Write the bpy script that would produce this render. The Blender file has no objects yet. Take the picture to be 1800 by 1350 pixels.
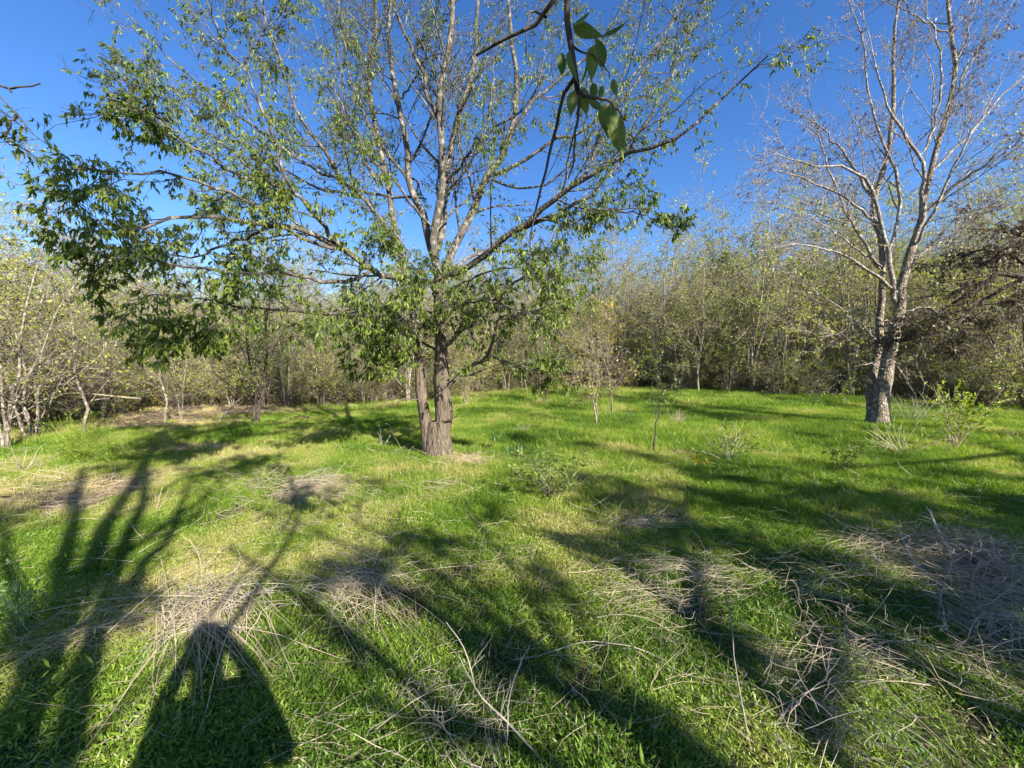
import bpy, math
import numpy as np
from mathutils import Vector, Matrix

# ------------------------------------------------------------------ camera, sky, sun, exposure
scn = bpy.context.scene
EYE = 1.5
PITCH = math.radians(3.0)
FPX = 670.0
cam_d = bpy.data.cameras.new('camera')
cam_d.sensor_width = 36.0
cam_d.lens = 36.0 * FPX / 1800.0
cam_d.clip_start = 0.02
cam_d.clip_end = 2000.0
cam = bpy.data.objects.new('camera', cam_d)
scn.collection.objects.link(cam)
cam.location = (0, 0, EYE)
cam.rotation_euler = (math.radians(90) - PITCH, 0, 0)
scn.camera = cam

SUN_AZ = math.radians(39.3)      # shadows run this far to the left of the view axis
SUN_EL = math.radians(29.2)
SUNWARD = np.array([math.sin(SUN_AZ) * math.cos(SUN_EL), -math.cos(SUN_AZ) * math.cos(SUN_EL), math.sin(SUN_EL)])
world = bpy.data.worlds.new('World')
scn.world = world
world.use_nodes = True
wn = world.node_tree
bg = wn.nodes['Background']
sky = wn.nodes.new('ShaderNodeTexSky')
sky.sky_type = 'NISHITA'
sky.sun_disc = False
sky.sun_elevation = SUN_EL
sky.sun_rotation = math.atan2(SUNWARD[0], SUNWARD[1])
sky.air_density = 1.0
sky.dust_density = 0.3
sky.ozone_density = 3.0
hsv = wn.nodes.new('ShaderNodeHueSaturation')
hsv.inputs['Saturation'].default_value = 1.26
hsv.inputs['Hue'].default_value = 0.511
wn.links.new(sky.outputs[0], hsv.inputs['Color'])
wn.links.new(hsv.outputs[0], bg.inputs[0])
bg.inputs[1].default_value = 0.075
sun_d = bpy.data.lights.new('sun', 'SUN')
sun_d.energy = 5.0
sun_d.angle = math.radians(0.53)
sun_d.color = (1.0, 0.93, 0.80)
sun = bpy.data.objects.new('sun', sun_d)
scn.collection.objects.link(sun)
sun.rotation_euler = Vector(tuple(SUNWARD)).to_track_quat('Z', 'Y').to_euler()
sun.location = (10, -12, 12)
scn.view_settings.view_transform = 'Standard'
scn.view_settings.look = 'None'
scn.view_settings.exposure = 1.68
scn.view_settings.gamma = 1.0
scn.view_settings.use_curve_mapping = False
scn.render.engine = 'CYCLES'
cy = scn.cycles
cy.max_bounces = 5
cy.diffuse_bounces = 3
cy.glossy_bounces = 2
cy.transmission_bounces = 3
cy.transparent_max_bounces = 4
cy.use_denoising = True
cy.use_adaptive_sampling = True
cy.adaptive_threshold = 0.02
cy.sample_clamp_indirect = 6.0

# ------------------------------------------------------------------ small maths
def nz(v):
    return v / np.maximum(np.linalg.norm(v, axis=-1, keepdims=True), 1e-9)

_wr = np.random.default_rng(5)
_WV = [(_wr.uniform(0, 2 * math.pi), _wr.uniform(0, 6.28), _wr.uniform(0.6, 1.5)) for _ in range(12)]
def wavy(x, y, scale, seed=0):
    """smooth pseudo noise in about -1..1"""
    s = 0
    for i in range(6):
        a, ph, f = _WV[(i * 5 + seed * 3) % 12]
        a += seed * 1.7 + i
        f = f * (1.6 ** (i % 3)) / scale
        s = s + np.sin((x * math.cos(a) + y * math.sin(a)) * f * 2.2 + ph + seed * 2.1 + 1.3 * np.sin(y * f * .7 + i)) / (1 + (i % 3))
    return s / 2.6

def H(x, y):
    """height of the ground"""
    x = np.asarray(x, float); y = np.asarray(y, float)
    h = 0.05 * wavy(x, y, 6.0, 1) + 0.018 * wavy(x, y, 1.4, 2)
    h = h + 0.10 * np.exp(-((x + 1.1) ** 2 + (y - 5.85) ** 2) / 0.5)
    h = h - 0.35 * np.clip((y - 9) / 10, 0, 1) * np.clip((-x - 1) / 8, 0, 1)
    h = h + 0.02 * np.clip(y - 12, 0, 60)* np.clip((x + 2) / 8, 0, 1)*0.5
    return h

cp, sp = math.cos(PITCH), math.sin(PITCH)
def ray(px, py):
    u = (px - 900.0) / FPX; v = (675.0 - py) / FPX
    return np.array([u, cp + v * sp, -sp + v * cp])
def P(px, py, d):
    """point at distance d (metres ahead along the ground axis) on that line of sight"""
    r = ray(px, py)
    return np.array([0, 0, EYE]) + r * (d / r[1])
def G(px, py):
    """point of the ground on that line of sight"""
    r = ray(px, py)
    t = EYE / max(-r[2], 1e-3)
    for _ in range(12):
        q = np.array([0, 0, EYE]) + r * t
        t = (EYE - float(H(q[0], q[1]))) / max(-r[2], 1e-3)
        t = min(t, 200)
    q = np.array([0, 0, EYE]) + r * t
    q[2] = float(H(q[0], q[1]))
    return q
def proj(x, y, z):
    X = x; Y = y * cp - (z - EYE) * sp; Z = y * sp + (z - EYE) * cp
    Y = np.maximum(Y, 0.05)
    return 900 + FPX * X / Y, 675 - FPX * Z / Y
SD = np.array([-math.sin(SUN_AZ), math.cos(SUN_AZ)])      # way shadows run
TE = math.tan(SUN_EL)
def SH(px, py, base, extra=0.0):
    """point in the air whose shadow lands on that ground point, as high as a stem rising at base would be"""
    g = G(px, py)
    z = max(0.3, float(np.dot(g[:2] - np.array(base[:2]), SD)) * TE + extra)
    q = g.copy()
    q[:2] -= SD * z / TE
    q[2] += z
    return q

# ------------------------------------------------------------------ materials
def newmat(name):
    m = bpy.data.materials.new(name)
    m.use_nodes = True
    n = m.node_tree.nodes; l = m.node_tree.links
    n.clear()
    out = n.new('ShaderNodeOutputMaterial')
    return m, n, l, out
def ramp(n, cols):
    r = n.new('ShaderNodeValToRGB')
    e = r.color_ramp.elements
    while len(e) < len(cols): e.new(0.5)
    for i, (p, c) in enumerate(cols):
        e[i].position = p; e[i].color = (c[0], c[1], c[2], 1)
    return r
def noise(n, l, vec, scale, detail=4, rough=.6):
    t = n.new('ShaderNodeTexNoise'); t.inputs['Scale'].default_value = scale
    t.inputs['Detail'].default_value = detail; t.inputs['Roughness'].default_value = rough
    if vec is not None: l.new(vec, t.inputs['Vector'])
    return t

def bark_mat(name, dark, mid, pale, lich=0.5, scale=14, stretch=0.3, bump=0.6):
    m, n, l, out = newmat(name)
    tc = n.new('ShaderNodeTexCoord')
    mp = n.new('ShaderNodeMapping'); mp.inputs['Scale'].default_value = (1, 1, stretch)
    l.new(tc.outputs['Object'], mp.inputs[0])
    n1 = noise(n, l, mp.outputs[0], scale, 6, .7)
    n2 = noise(n, l, tc.outputs['Object'], scale * 0.45, 4, .65)
    r1 = ramp(n, [(0.3, dark), (0.52, mid), (0.75, [min(1, c * 1.35) for c in mid])])
    l.new(n1.outputs[0], r1.inputs[0])
    r2 = ramp(n, [(lich, (0, 0, 0)), (lich + .12, (1, 1, 1))])
    l.new(n2.outputs[0], r2.inputs[0])
    mx = n.new('ShaderNodeMix'); mx.data_type = 'RGBA'
    l.new(r2.outputs[0], mx.inputs['Factor']); l.new(r1.outputs[0], mx.inputs['A']); mx.inputs['B'].default_value = (*pale, 1)
    b = n.new('ShaderNodeBsdfPrincipled'); b.inputs['Roughness'].default_value = .85
    b.inputs['Specular IOR Level'].default_value = .2
    l.new(mx.outputs['Result'], b.inputs['Base Color'])
    bp = n.new('ShaderNodeBump'); bp.inputs['Strength'].default_value = bump; bp.inputs['Distance'].default_value = .02
    vo = n.new('ShaderNodeTexVoronoi'); vo.inputs['Scale'].default_value = scale * 1.6
    l.new(mp.outputs[0], vo.inputs['Vector'])
    ad = n.new('ShaderNodeMath'); l.new(n1.outputs[0], ad.inputs[0]); l.new(vo.outputs[0], ad.inputs[1])
    l.new(ad.outputs[0], bp.inputs['Height']); l.new(bp.outputs[0], b.inputs['Normal'])
    l.new(b.outputs[0], out.inputs[0])
    return m

def leaf_mat(name, cols, transl=.35, gloss=.45, island=True, attr=None):
    m, n, l, out = newmat(name)
    if attr:
        at = n.new('ShaderNodeAttribute'); at.attribute_type = 'INSTANCER'; at.attribute_name = attr
        oi = n.new('ShaderNodeNewGeometry')
        ad = n.new('ShaderNodeMath'); ad.operation = 'MULTIPLY_ADD'
        l.new(oi.outputs['Random Per Island'], ad.inputs[0]); ad.inputs[1].default_value = .34
        l.new(at.outputs['Fac'], ad.inputs[2])
        fac = ad.outputs[0]
    else:
        g = n.new('ShaderNodeNewGeometry'); oi = n.new('ShaderNodeObjectInfo')
        ns = noise(n, l, g.outputs['Position'], 0.9, 3)
        ad = n.new('ShaderNodeMath'); ad.operation = 'MULTIPLY_ADD'
        l.new(g.outputs['Random Per Island'] if island else oi.outputs['Random'], ad.inputs[0]); ad.inputs[1].default_value = .6
        s2 = n.new('ShaderNodeMath'); s2.operation = 'MULTIPLY_ADD'
        l.new(ns.outputs[0], s2.inputs[0]); s2.inputs[1].default_value = .8; s2.inputs[2].default_value = -.2
        l.new(s2.outputs[0], ad.inputs[2]); fac = ad.outputs[0]
    r = ramp(n, cols); l.new(fac, r.inputs[0])
    b = n.new('ShaderNodeBsdfPrincipled'); b.inputs['Roughness'].default_value = gloss
    b.inputs['Specular IOR Level'].default_value = .35
    l.new(r.outputs[0], b.inputs['Base Color'])
    t = n.new('ShaderNodeBsdfTranslucent')
    hs = n.new('ShaderNodeHueSaturation'); hs.inputs['Saturation'].default_value = 1.15; hs.inputs['Value'].default_value = 1.5
    hs.inputs['Hue'].default_value = .49
    l.new(r.outputs[0], hs.inputs['Color']); l.new(hs.outputs[0], t.inputs[0])
    mx = n.new('ShaderNodeMixShader'); mx.inputs[0].default_value = transl
    l.new(b.outputs[0], mx.inputs[1]); l.new(t.outputs[0], mx.inputs[2]); l.new(mx.outputs[0], out.inputs[0])
    return m

M = {}
M['bark'] = bark_mat('mottled_bark', (.025, .021, .018), (.085, .073, .061), (.21, .195, .172), .50, 26)
M['trunkbark'] = bark_mat('furrowed_trunk_bark', (.026, .02, .015), (.115, .09, .068), (.21, .18, .145), .6, 22, .22, 1.0)
M['palebark'] = bark_mat('pale_bark', (.055, .045, .036), (.18, .15, .12), (.39, .35, .29), .53, 22)
M['greybark'] = bark_mat('grey_bark', (.06, .048, .038), (.20, .165, .13), (.40, .36, .30), .54, 20)
M['darkbark'] = bark_mat('dark_bark', (.02, .016, .014), (.07, .055, .045), (.16, .14, .12), .62, 18)
M['leaf'] = leaf_mat('green_leaf', [(0.0, (.04, .075, .012)), (.5, (.10, .155, .022)), (1, (.27, .31, .06))], .38)
M['olive'] = leaf_mat('olive_leaf', [(0.0, (.12, .15, .03)), (.5, (.27, .31, .06)), (1, (.50, .50, .14))], .45)
M['yellow'] = leaf_mat('yellowing_leaf', [(0.0, (.15, .15, .02)), (.5, (.30, .27, .04)), (1, (.42, .32, .05))], .4)
M['fresh'] = leaf_mat('fresh_leaf', [(0.0, (.10, .16, .02)), (.5, (.22, .31, .04)), (1, (.38, .45, .09))], .42)
M['brownleaf'] = leaf_mat('dead_leaf', [(0.0, (.03, .026, .014)), (.5, (.075, .06, .034)), (1, (.17, .145, .085))], .2)
M['seed'] = leaf_mat('dry_seed', [(0.0, (.10, .06, .04)), (.5, (.19, .12, .08)), (1, (.28, .20, .13))], .1)
M['straw'] = leaf_mat('dry_straw', [(0.0, (.27, .215, .14)), (.5, (.48, .40, .28)), (1, (.68, .60, .46))], .25, .5)
M['greystalk'] = leaf_mat('grey_stalk', [(0.0, (.16, .13, .105)), (.5, (.30, .26, .215)), (1, (.46, .41, .35))], .05, .6)
M['grass'] = leaf_mat('grass_blade', [(0.0, (.055, .10, .012)), (.35, (.11, .20, .018)), (.62, (.22, .31, .038)), (.85, (.36, .34, .11)), (1, (.48, .41, .21))], .42, .5, attr='tint')
M['clover'] = leaf_mat('low_herb', [(0.0, (.05, .10, .012)), (.35, (.105, .195, .018)), (.62, (.21, .30, .036)), (.85, (.33, .33, .09)), (1, (.42, .37, .16))], .35, .45, attr='tint')
M['strap'] = leaf_mat('strap_leaf', [(0.0, (.05, .11, .045)), (.5, (.09, .18, .07)), (1, (.17, .27, .10))], .3)
M['litter'] = leaf_mat('litter_flake', [(0.0, (.06, .04, .025)), (.5, (.16, .11, .07)), (1, (.32, .25, .17))], .1, .7)

def ground_mat():
    m, n, l, out = newmat('soil_and_thatch')
    g = n.new('ShaderNodeNewGeometry')
    at = n.new('ShaderNodeAttribute'); at.attribute_name = 'bare'
    a = noise(n, l, g.outputs['Position'], 28, 6, .75)
    b2 = noise(n, l, g.outputs['Position'], 2.2, 5, .6)
    r1 = ramp(n, [(.3, (.025, .018, .012)), (.5, (.07, .05, .034)), (.72, (.16, .12, .08))])
    l.new(a.outputs[0], r1.inputs[0])
    r2 = ramp(n, [(.3, (.20, .13, .085)), (.55, (.36, .26, .17)), (.8, (.48, .38, .27))])
    l.new(a.outputs[0], r2.inputs[0])
    r3 = ramp(n, [(.3, (.02, .035, .01)), (.6, (.05, .075, .02)), (.8, (.11, .10, .04))])
    l.new(a.outputs[0], r3.inputs[0])
    rm = ramp(n, [(.4, (0, 0, 0)), (.6, (1, 1, 1))]); l.new(b2.outputs[0], rm.inputs[0])
    m1 = n.new('ShaderNodeMix'); m1.data_type = 'RGBA'
    l.new(rm.outputs[0], m1.inputs['Factor']); l.new(r1.outputs[0], m1.inputs['A']); l.new(r3.outputs[0], m1.inputs['B'])
    m2 = n.new('ShaderNodeMix'); m2.data_type = 'RGBA'
    l.new(at.outputs['Fac'], m2.inputs['Factor']); l.new(m1.outputs['Result'], m2.inputs['A']); l.new(r2.outputs[0], m2.inputs['B'])
    b = n.new('ShaderNodeBsdfPrincipled'); b.inputs['Roughness'].default_value = .95
    b.inputs['Specular IOR Level'].default_value = .1
    l.new(m2.outputs['Result'], b.inputs['Base Color'])
    bp = n.new('ShaderNodeBump'); bp.inputs['Strength'].default_value = .9; bp.inputs['Distance'].default_value = .03
    l.new(a.outputs[0], bp.inputs['Height']); l.new(bp.outputs[0], b.inputs['Normal'])
    l.new(b.outputs[0], out.inputs[0])
    return m
M['ground'] = ground_mat()

# ------------------------------------------------------------------ mesh building
class Acc:
    def __init__(s):
        s.v = []; s.f = []; s.m = []; s.n = 0
    def add(s, v, f, mat=0):
        v = np.asarray(v, float).reshape(-1, 3); f = np.asarray(f, int)
        s.v.append(v); s.f.append(f + s.n); s.m.append(np.full(len(f), mat)); s.n += len(v)
    def tube(s, pts, r, sides, mat=0):
        """pts (B,n,3), r (B,n): B tubes of n rings"""
        pts = np.asarray(pts, float); r = np.asarray(r, float)
        if pts.ndim == 2: pts = pts[None]; r = r[None]
        B, n, _ = pts.shape
        if B == 0: return
        t = np.empty_like(pts)
        t[:, 1:-1] = pts[:, 2:] - pts[:, :-2]; t[:, 0] = pts[:, 1] - pts[:, 0]; t[:, -1] = pts[:, -1] - pts[:, -2]
        t = nz(t)
        mean = nz(pts[:, -1] - pts[:, 0])
        ref = np.where(np.abs(mean[:, 2:3]) > .7, np.array([[1., 0.13, 0]]), np.array([[0.1, 0, 1.]]))
        u = nz(np.cross(t, ref[:, None, :])); w = np.cross(t, u)
        a = np.arange(sides) * 2 * math.pi / sides
        ring = (u[:, :, None, :] * np.cos(a)[None, None, :, None] + w[:, :, None, :] * np.sin(a)[None, None, :, None])
        v = pts[:, :, None, :] + ring * r[:, :, None, None]
        idx = np.arange(B * n * sides).reshape(B, n, sides)
        nx = np.roll(idx, -1, axis=2)
        f = np.stack([idx[:, :-1], nx[:, :-1], nx[:, 1:], idx[:, 1:]], -1).reshape(-1, 4)
        s.add(v, f, mat)
    def leaves(s, pos, d, L, w=.42, fold=True, mat=0, rng=None, nrm=None):
        """leaf blades: base at pos, pointing d, length L"""
        N = len(pos)
        if N == 0: return
        d = nz(d)
        if nrm is None: nrm = rng.normal(0, 1, (N, 3)) + np.array([0, 0, .6])
        side = nz(np.cross(d, nrm)); up = np.cross(side, d)
        L = np.broadcast_to(L, (N,))[:, None]
        if fold:
            base = pos; tip = pos + d * L - up * L * .12
            mid = pos + d * L * .42 + up * L * .0
            a = pos + d * L * .36 + side * L * w * .5 + up * L * .10
            b = pos + d * L * .36 - side * L * w * .5 + up * L * .10
            v = np.stack([base, a, mid, b, tip], 1)
            i = np.arange(N)[:, None] * 5
            f = np.concatenate([i + [0, 1, 2], i + [0, 2, 3], i + [1, 4, 2], i + [2, 4, 3]])
        else:
            v = np.stack([pos, pos + d * L * .42 + side * L * w * .5, pos + d * L, pos + d * L * .42 - side * L * w * .5], 1)
            i = np.arange(N)[:, None] * 4
            f = i + [0, 1, 2, 3]
        s.add(v, f, mat)
    def mesh(s, name, mats, smooth=True):
        v = np.concatenate(s.v); me = bpy.data.meshes.new(name)
        cnt = np.concatenate([np.full(len(f), f.shape[1]) for f in s.f])
        fl = np.concatenate([f.ravel() for f in s.f])
        me.vertices.add(len(v)); me.vertices.foreach_set('co', v.ravel().astype(np.float32))
        me.loops.add(len(fl)); me.loops.foreach_set('vertex_index', fl.astype(np.int32))
        me.polygons.add(len(cnt))
        st = np.concatenate([[0], np.cumsum(cnt)[:-1]])
        me.polygons.foreach_set('loop_start', st.astype(np.int32))
        me.polygons.foreach_set('material_index', np.concatenate(s.m).astype(np.int32))
        me.polygons.foreach_set('use_smooth', np.full(len(cnt), smooth))
        for m in mats: me.materials.append(m)
        me.update(calc_edges=True)
        return me

def link(name, me, parent=None, loc=(0, 0, 0)):
    o = bpy.data.objects.new(name, me); scn.collection.objects.link(o)
    o.location = loc
    if parent is not None: o.parent = parent
    return o
def tag(o, label=None, cat=None, group=None, kind=None):
    if label: o['label'] = label
    if cat: o['category'] = cat
    if group: o['group'] = group
    if kind: o['kind'] = kind
    return o
def thing(name, label, cat, loc=(0, 0, 0), rz=0, group=None, sc=1.0):
    o = bpy.data.objects.new(name, None); scn.collection.objects.link(o)
    o.empty_display_size = .2
    o.location = loc; o.rotation_euler = (0, 0, rz); o.scale = (sc, sc, sc)
    return tag(o, label, cat, group)
def copy_thing(root, loc, rz, sc, label=None, group=None):
    r = root.copy(); scn.collection.objects.link(r)
    r.location = loc; r.rotation_euler = (0, 0, rz); r.scale = (sc, sc, sc)
    if label: r['label'] = label
    if group: r['group'] = group
    elif 'group' in r: del r['group']
    for ch in root.children:
        c = ch.copy(); scn.collection.objects.link(c); c.parent = r
    return r

# ------------------------------------------------------------------ branch growth
def resample(pts, n, rng=None, jit=0.0):
    """smooth polyline through given points, n samples"""
    p = np.asarray(pts, float)
    if len(p) > 2:
        q = np.concatenate([[2 * p[0] - p[1]], p, [2 * p[-1] - p[-2]]])
        out = []
        for i in range(1, len(q) - 2):
            for t in np.linspace(0, 1, 8, endpoint=False):
                a, b, c, d = q[i - 1], q[i], q[i + 1], q[i + 2]
                out.append(.5 * ((2 * b) + (-a + c) * t + (2 * a - 5 * b + 4 * c - d) * t * t + (-a + 3 * b - 3 * c + d) * t ** 3))
        out.append(q[-2]); p = np.array(out)
    s = np.concatenate([[0], np.cumsum(np.linalg.norm(np.diff(p, axis=0), axis=1))])
    u = np.linspace(0, s[-1], n)
    r = np.stack([np.interp(u, s, p[:, k]) for k in range(3)], 1)
    if jit and rng is not None:
        j = rng.normal(0, jit, r.shape); j[0] = 0
        r = r + j
    return r, s[-1]

def spawn(par, k, t0, t1, ang, lr, n, wander, trop, rmul, rng, rmin=.002, taper=.3, lmin=0.0, lmax=9, angv=.25):
    pts, R, L = par
    B, m, _ = pts.shape
    idx = np.repeat(np.arange(B), k)
    N = len(idx)
    t = rng.uniform(t0, t1, N)
    s = t * (m - 1); i = np.minimum(s.astype(int), m - 2); fr = (s - i)[:, None]
    p0 = pts[idx, i] * (1 - fr) + pts[idx, i + 1] * fr
    rr = R[idx, i] * (1 - fr[:, 0]) + R[idx, i + 1] * fr[:, 0]
    tan = nz(pts[idx, i + 1] - pts[idx, i])
    perp = nz(np.cross(tan, rng.normal(0, 1, (N, 3))))
    a = rng.normal(ang, angv, N)[:, None]
    d = np.cos(a) * tan + np.sin(a) * perp
    ln = np.clip(L[idx] * lr * (1 - .5 * t) * rng.uniform(.55, 1.3, N), lmin, lmax)
    D = d[:, None, :] + np.cumsum(rng.normal(0, wander, (N, n - 1, 3)), 1)
    D[:, :, 2] += trop * np.linspace(0, 1, n - 1)[None]
    D = nz(D)
    q = p0[:, None] + np.concatenate([np.zeros((N, 1, 3)), np.cumsum(D * (ln / (n - 1))[:, None, None], 1)], 1)
    r0 = np.maximum(rr * rmul * rng.uniform(.6, 1.0, N), rmin)
    r = r0[:, None] * np.linspace(1, taper, n)[None]
    return (q, np.maximum(r, rmin * .6), ln)

def leafpts(par, m, rng, t0=.15, droop=.5, spread=1.0):
    pts, R, L = par
    B, n, _ = pts.shape
    idx = np.repeat(np.arange(B), m); N = len(idx)
    t = rng.uniform(t0, 1.0, N)
    s = t * (n - 1); i = np.minimum(s.astype(int), n - 2); fr = (s - i)[:, None]
    p = pts[idx, i] * (1 - fr) + pts[idx, i + 1] * fr
    tan = nz(pts[idx, i + 1] - pts[idx, i])
    d = tan * .5 + rng.normal(0, spread * .45, (N, 3)); d[:, 2] -= droop
    return p, nz(d)

def stemset(specs, n, rng, jit=.01):
    """specs: list of (list of 3d points, r0, r1) -> group"""
    P_, R_, L_ = [], [], []
    for pts, r0, r1 in specs:
        q, ln = resample(pts, n, rng, jit)
        P_.append(q); R_.append(np.linspace(r0, r1, n)); L_.append(ln)
    return (np.array(P_), np.array(R_), np.array(L_))

# ------------------------------------------------------------------ ground
def ell(px, py, cx, cy, rx, ry, rot=0.0):
    c, s = math.cos(rot), math.sin(rot)
    dx = px - cx; dy = py - cy
    return np.exp(-(((dx * c + dy * s) / rx) ** 2 + ((-dx * s + dy * c) / ry) ** 2))
def bare_mask(x, y):
    """where litter and bare soil show (0..1)"""
    z = H(x, y); px, py = proj(x, y, z)
    f = np.where(y > .6, 1.0, 0.0)
    m = ell(px, py, 400, 715, 260, 20, -.08) * 1.4 + ell(px, py, 560, 690, 160, 12) + ell(px, py, 250, 745, 100, 14) * .8
    m = m + ell(px, py, 120, 870, 190, 45, -.05) * .75 + ell(px, py, 350, 785, 60, 12) * .8
    m = m + ell(px, py, 1120, 925, 110, 14, -.2) * .8 + ell(px, py, 820, 805, 45, 10) + ell(px, py, 770, 830, 110, 14) * .5
    m = m + ell(px, py, 1215, 810, 20, 8) + ell(px, py, 1190, 795, 25, 7) + ell(px, py, 1390, 800, 40, 9) * .6
    m = m + ell(px, py, 560, 880, 150, 40, -.2) * .5 + ell(px, py, 1380, 1150, 110, 40) * .5 + ell(px, py, 1750, 1020, 130, 50, .5) * .6
    m = m + ell(px, py, 1600, 672, 260, 9) * 1.2 + ell(px, py, 870, 655, 80, 6)
    deep = np.clip((y - 17) / 6, 0, 1) * .7
    return np.clip(m * f + deep, 0, 1)

gx = np.sinh(np.linspace(-5.6, 5.6, 330)) * 1.6
gy = np.sinh(np.linspace(-4.6, 5.9, 330)) * 1.6 + 3
XX, YY = np.meshgrid(gx, gy)
ZZ = H(np.clip(XX, -60, 60), np.clip(YY, -20, 70)) - .0
acc = Acc()
ii = np.arange(XX.size).reshape(XX.shape)
acc.add(np.stack([XX, YY, ZZ], -1), np.stack([ii[:-1, :-1], ii[:-1, 1:], ii[1:, 1:], ii[1:, :-1]], -1).reshape(-1, 4))
gm = acc.mesh('ground', [M['ground']])
a_ = gm.attributes.new('bare', 'FLOAT', 'POINT')
bm_ = bare_mask(XX.ravel(), YY.ravel()) * np.clip(.7 + .6 * wavy(XX.ravel(), YY.ravel(), .7, 3), 0.1, 1.2)
a_.data.foreach_set('value', np.clip(bm_, 0, 1).astype(np.float32))
tag(link('ground', gm), kind='structure')

# ------------------------------------------------------------------ scattering on geometry nodes
def scatter(name, pts, rot, scl, var, tint, sources):
    me = bpy.data.meshes.new(name)
    me.vertices.add(len(pts)); me.vertices.foreach_set('co', np.asarray(pts, np.float32).ravel())
    for an, ty, da in (('rot', 'FLOAT_VECTOR', rot), ('scl', 'FLOAT', scl), ('var', 'INT', var), ('tint', 'FLOAT', tint)):
        at = me.attributes.new(an, ty, 'POINT')
        at.data.foreach_set('vector' if ty == 'FLOAT_VECTOR' else 'value', np.asarray(da, np.int32 if ty == 'INT' else np.float32).ravel())
    o = link(name, me)
    ng = bpy.data.node_groups.new(name + '_nodes', 'GeometryNodeTree')
    ng.interface.new_socket('Geometry', in_out='INPUT', socket_type='NodeSocketGeometry')
    ng.interface.new_socket('Geometry', in_out='OUTPUT', socket_type='NodeSocketGeometry')
    N = ng.nodes; L = ng.links
    gi = N.new('NodeGroupInput'); go = N.new('NodeGroupOutput')
    iop = N.new('GeometryNodeInstanceOnPoints'); iop.inputs['Pick Instance'].default_value = True
    jn = N.new('GeometryNodeJoinGeometry')
    for s in reversed(sources):
        oi = N.new('GeometryNodeObjectInfo'); oi.inputs['Object'].default_value = s
        oi.inputs['As Instance'].default_value = True
        L.new(oi.outputs['Geometry'], jn.inputs[0])
    def na(nm, ty):
        q = N.new('GeometryNodeInputNamedAttribute'); q.data_type = ty; q.inputs['Name'].default_value = nm
        return q.outputs['Attribute']
    L.new(gi.outputs[0], iop.inputs['Points']); L.new(jn.outputs[0], iop.inputs['Instance'])
    L.new(na('var', 'INT'), iop.inputs['Instance Index'])
    L.new(na('rot', 'FLOAT_VECTOR'), iop.inputs['Rotation'])
    L.new(na('scl', 'FLOAT'), iop.inputs['Scale'])
    L.new(iop.outputs[0], go.inputs[0])
    md = o.modifiers.new('scatter', 'NODES'); md.node_group = ng
    return tag(o, kind='stuff')
def source(name, me):
    return bpy.data.objects.new(name, me)     # never linked to the scene: only scattered

def blade_tuft(rng, N, R, h0, h1, w, lean, mat):
    """thin two-segment blades"""
    ac = Acc()
    a = rng.uniform(0, 6.28, N); r = R * np.sqrt(rng.uniform(0, 1, N))
    p = np.stack([r * np.cos(a), r * np.sin(a), np.full(N, -.01)], 1)
    h = rng.uniform(h0, h1, N)[:, None]
    da = rng.uniform(0, 6.28, N)
    d = np.stack([np.cos(da), np.sin(da), np.zeros(N)], 1) * rng.uniform(.1, 1, N)[:, None] * lean
    up = np.array([[0, 0, 1.]])
    m_ = p + (up + d * .35) * h * .55
    t = p + (up * .9 + d * 1.1) * h
    sa = rng.uniform(0, 6.28, N)
    s = np.stack([np.cos(sa), np.sin(sa), np.zeros(N)], 1) * w
    v = np.stack([p - s, p + s, m_ + s * .8, m_ - s * .8, t], 1)
    i = np.arange(N)[:, None] * 5
    ac.add(v, np.zeros((0, 3), int)); ac.f[-1] = np.zeros((0, 3), int)
    ac.f.append(i + [0, 1, 2, 3]); ac.m.append(np.zeros(N)); ac.f.append(i + [3, 2, 4]); ac.m.append(np.zeros(N))
    return ac.mesh('blades', [mat])
def herb_tuft(rng, N, R, h, L, mat):
    ac = Acc()
    a = rng.uniform(0, 6.28, N); r = R * np.sqrt(rng.uniform(0, 1, N))
    p = np.stack([r * np.cos(a), r * np.sin(a), rng.uniform(0.0, h, N)], 1)
    da = rng.uniform(0, 6.28, N)
    d = np.stack([np.cos(da), np.sin(da), rng.uniform(-.1, 1.3, N)], 1)
    ac.leaves(p, d, rng.uniform(.6, 1.25, N) * L, .21, False, 0, rng, nrm=rng.normal(0, .5, (N, 3)) + np.array([0, 0, 1]))
    return ac.mesh('herbs', [mat])

rg = np.random.default_rng(11)
def band(y0, y1, dens, side=1.45, pad=1.2):
    w = side * y1 + pad
    n = int(dens * (y1 - y0) * 2 * w)
    y = rg.uniform(y0, y1, n); x = rg.uniform(-w, w, n)
    k = np.abs(x) < side * np.maximum(y, 0) + pad
    return x[k], y[k]
srcs = []
for i in range(3): srcs.append(source('herb', herb_tuft(np.random.default_rng(20 + i), 110, .10, .04, .023, M['clover'])))
for i in range(3): srcs.append(source('blade', blade_tuft(np.random.default_rng(30 + i), 34, .075, .035, .085, .0016, .8, M['grass'])))
for i in range(3): srcs.append(source('blade', blade_tuft(np.random.default_rng(40 + i), 60, .12, .07, .15, .0024, .55, M['grass'])))
for i in range(2): srcs.append(source('blade', blade_tuft(np.random.default_rng(50 + i), 90, .22, .09, .2, .0045, .5, M['grass'])))
srcs.append(source('herb', herb_tuft(np.random.default_rng(60), 14, .07, .05, .06, M['clover'])))
srcs.append(source('herb', herb_tuft(np.random.default_rng(61), 26, .12, .12, .045, M['clover'])))
X, Y, V, S = [], [], [], []
def put(x, y, v, s):
    X.append(x); Y.append(y); V.append(v); S.append(s)
x, y = band(-.8, 3.4, 330); put(x, y, rg.integers(0, 3, len(x)), rg.uniform(.7, 1.25, len(x)))
x, y = band(3.4, 5.2, 150); put(x, y, rg.integers(0, 3, len(x)), rg.uniform(.8, 1.3, len(x)))
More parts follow.
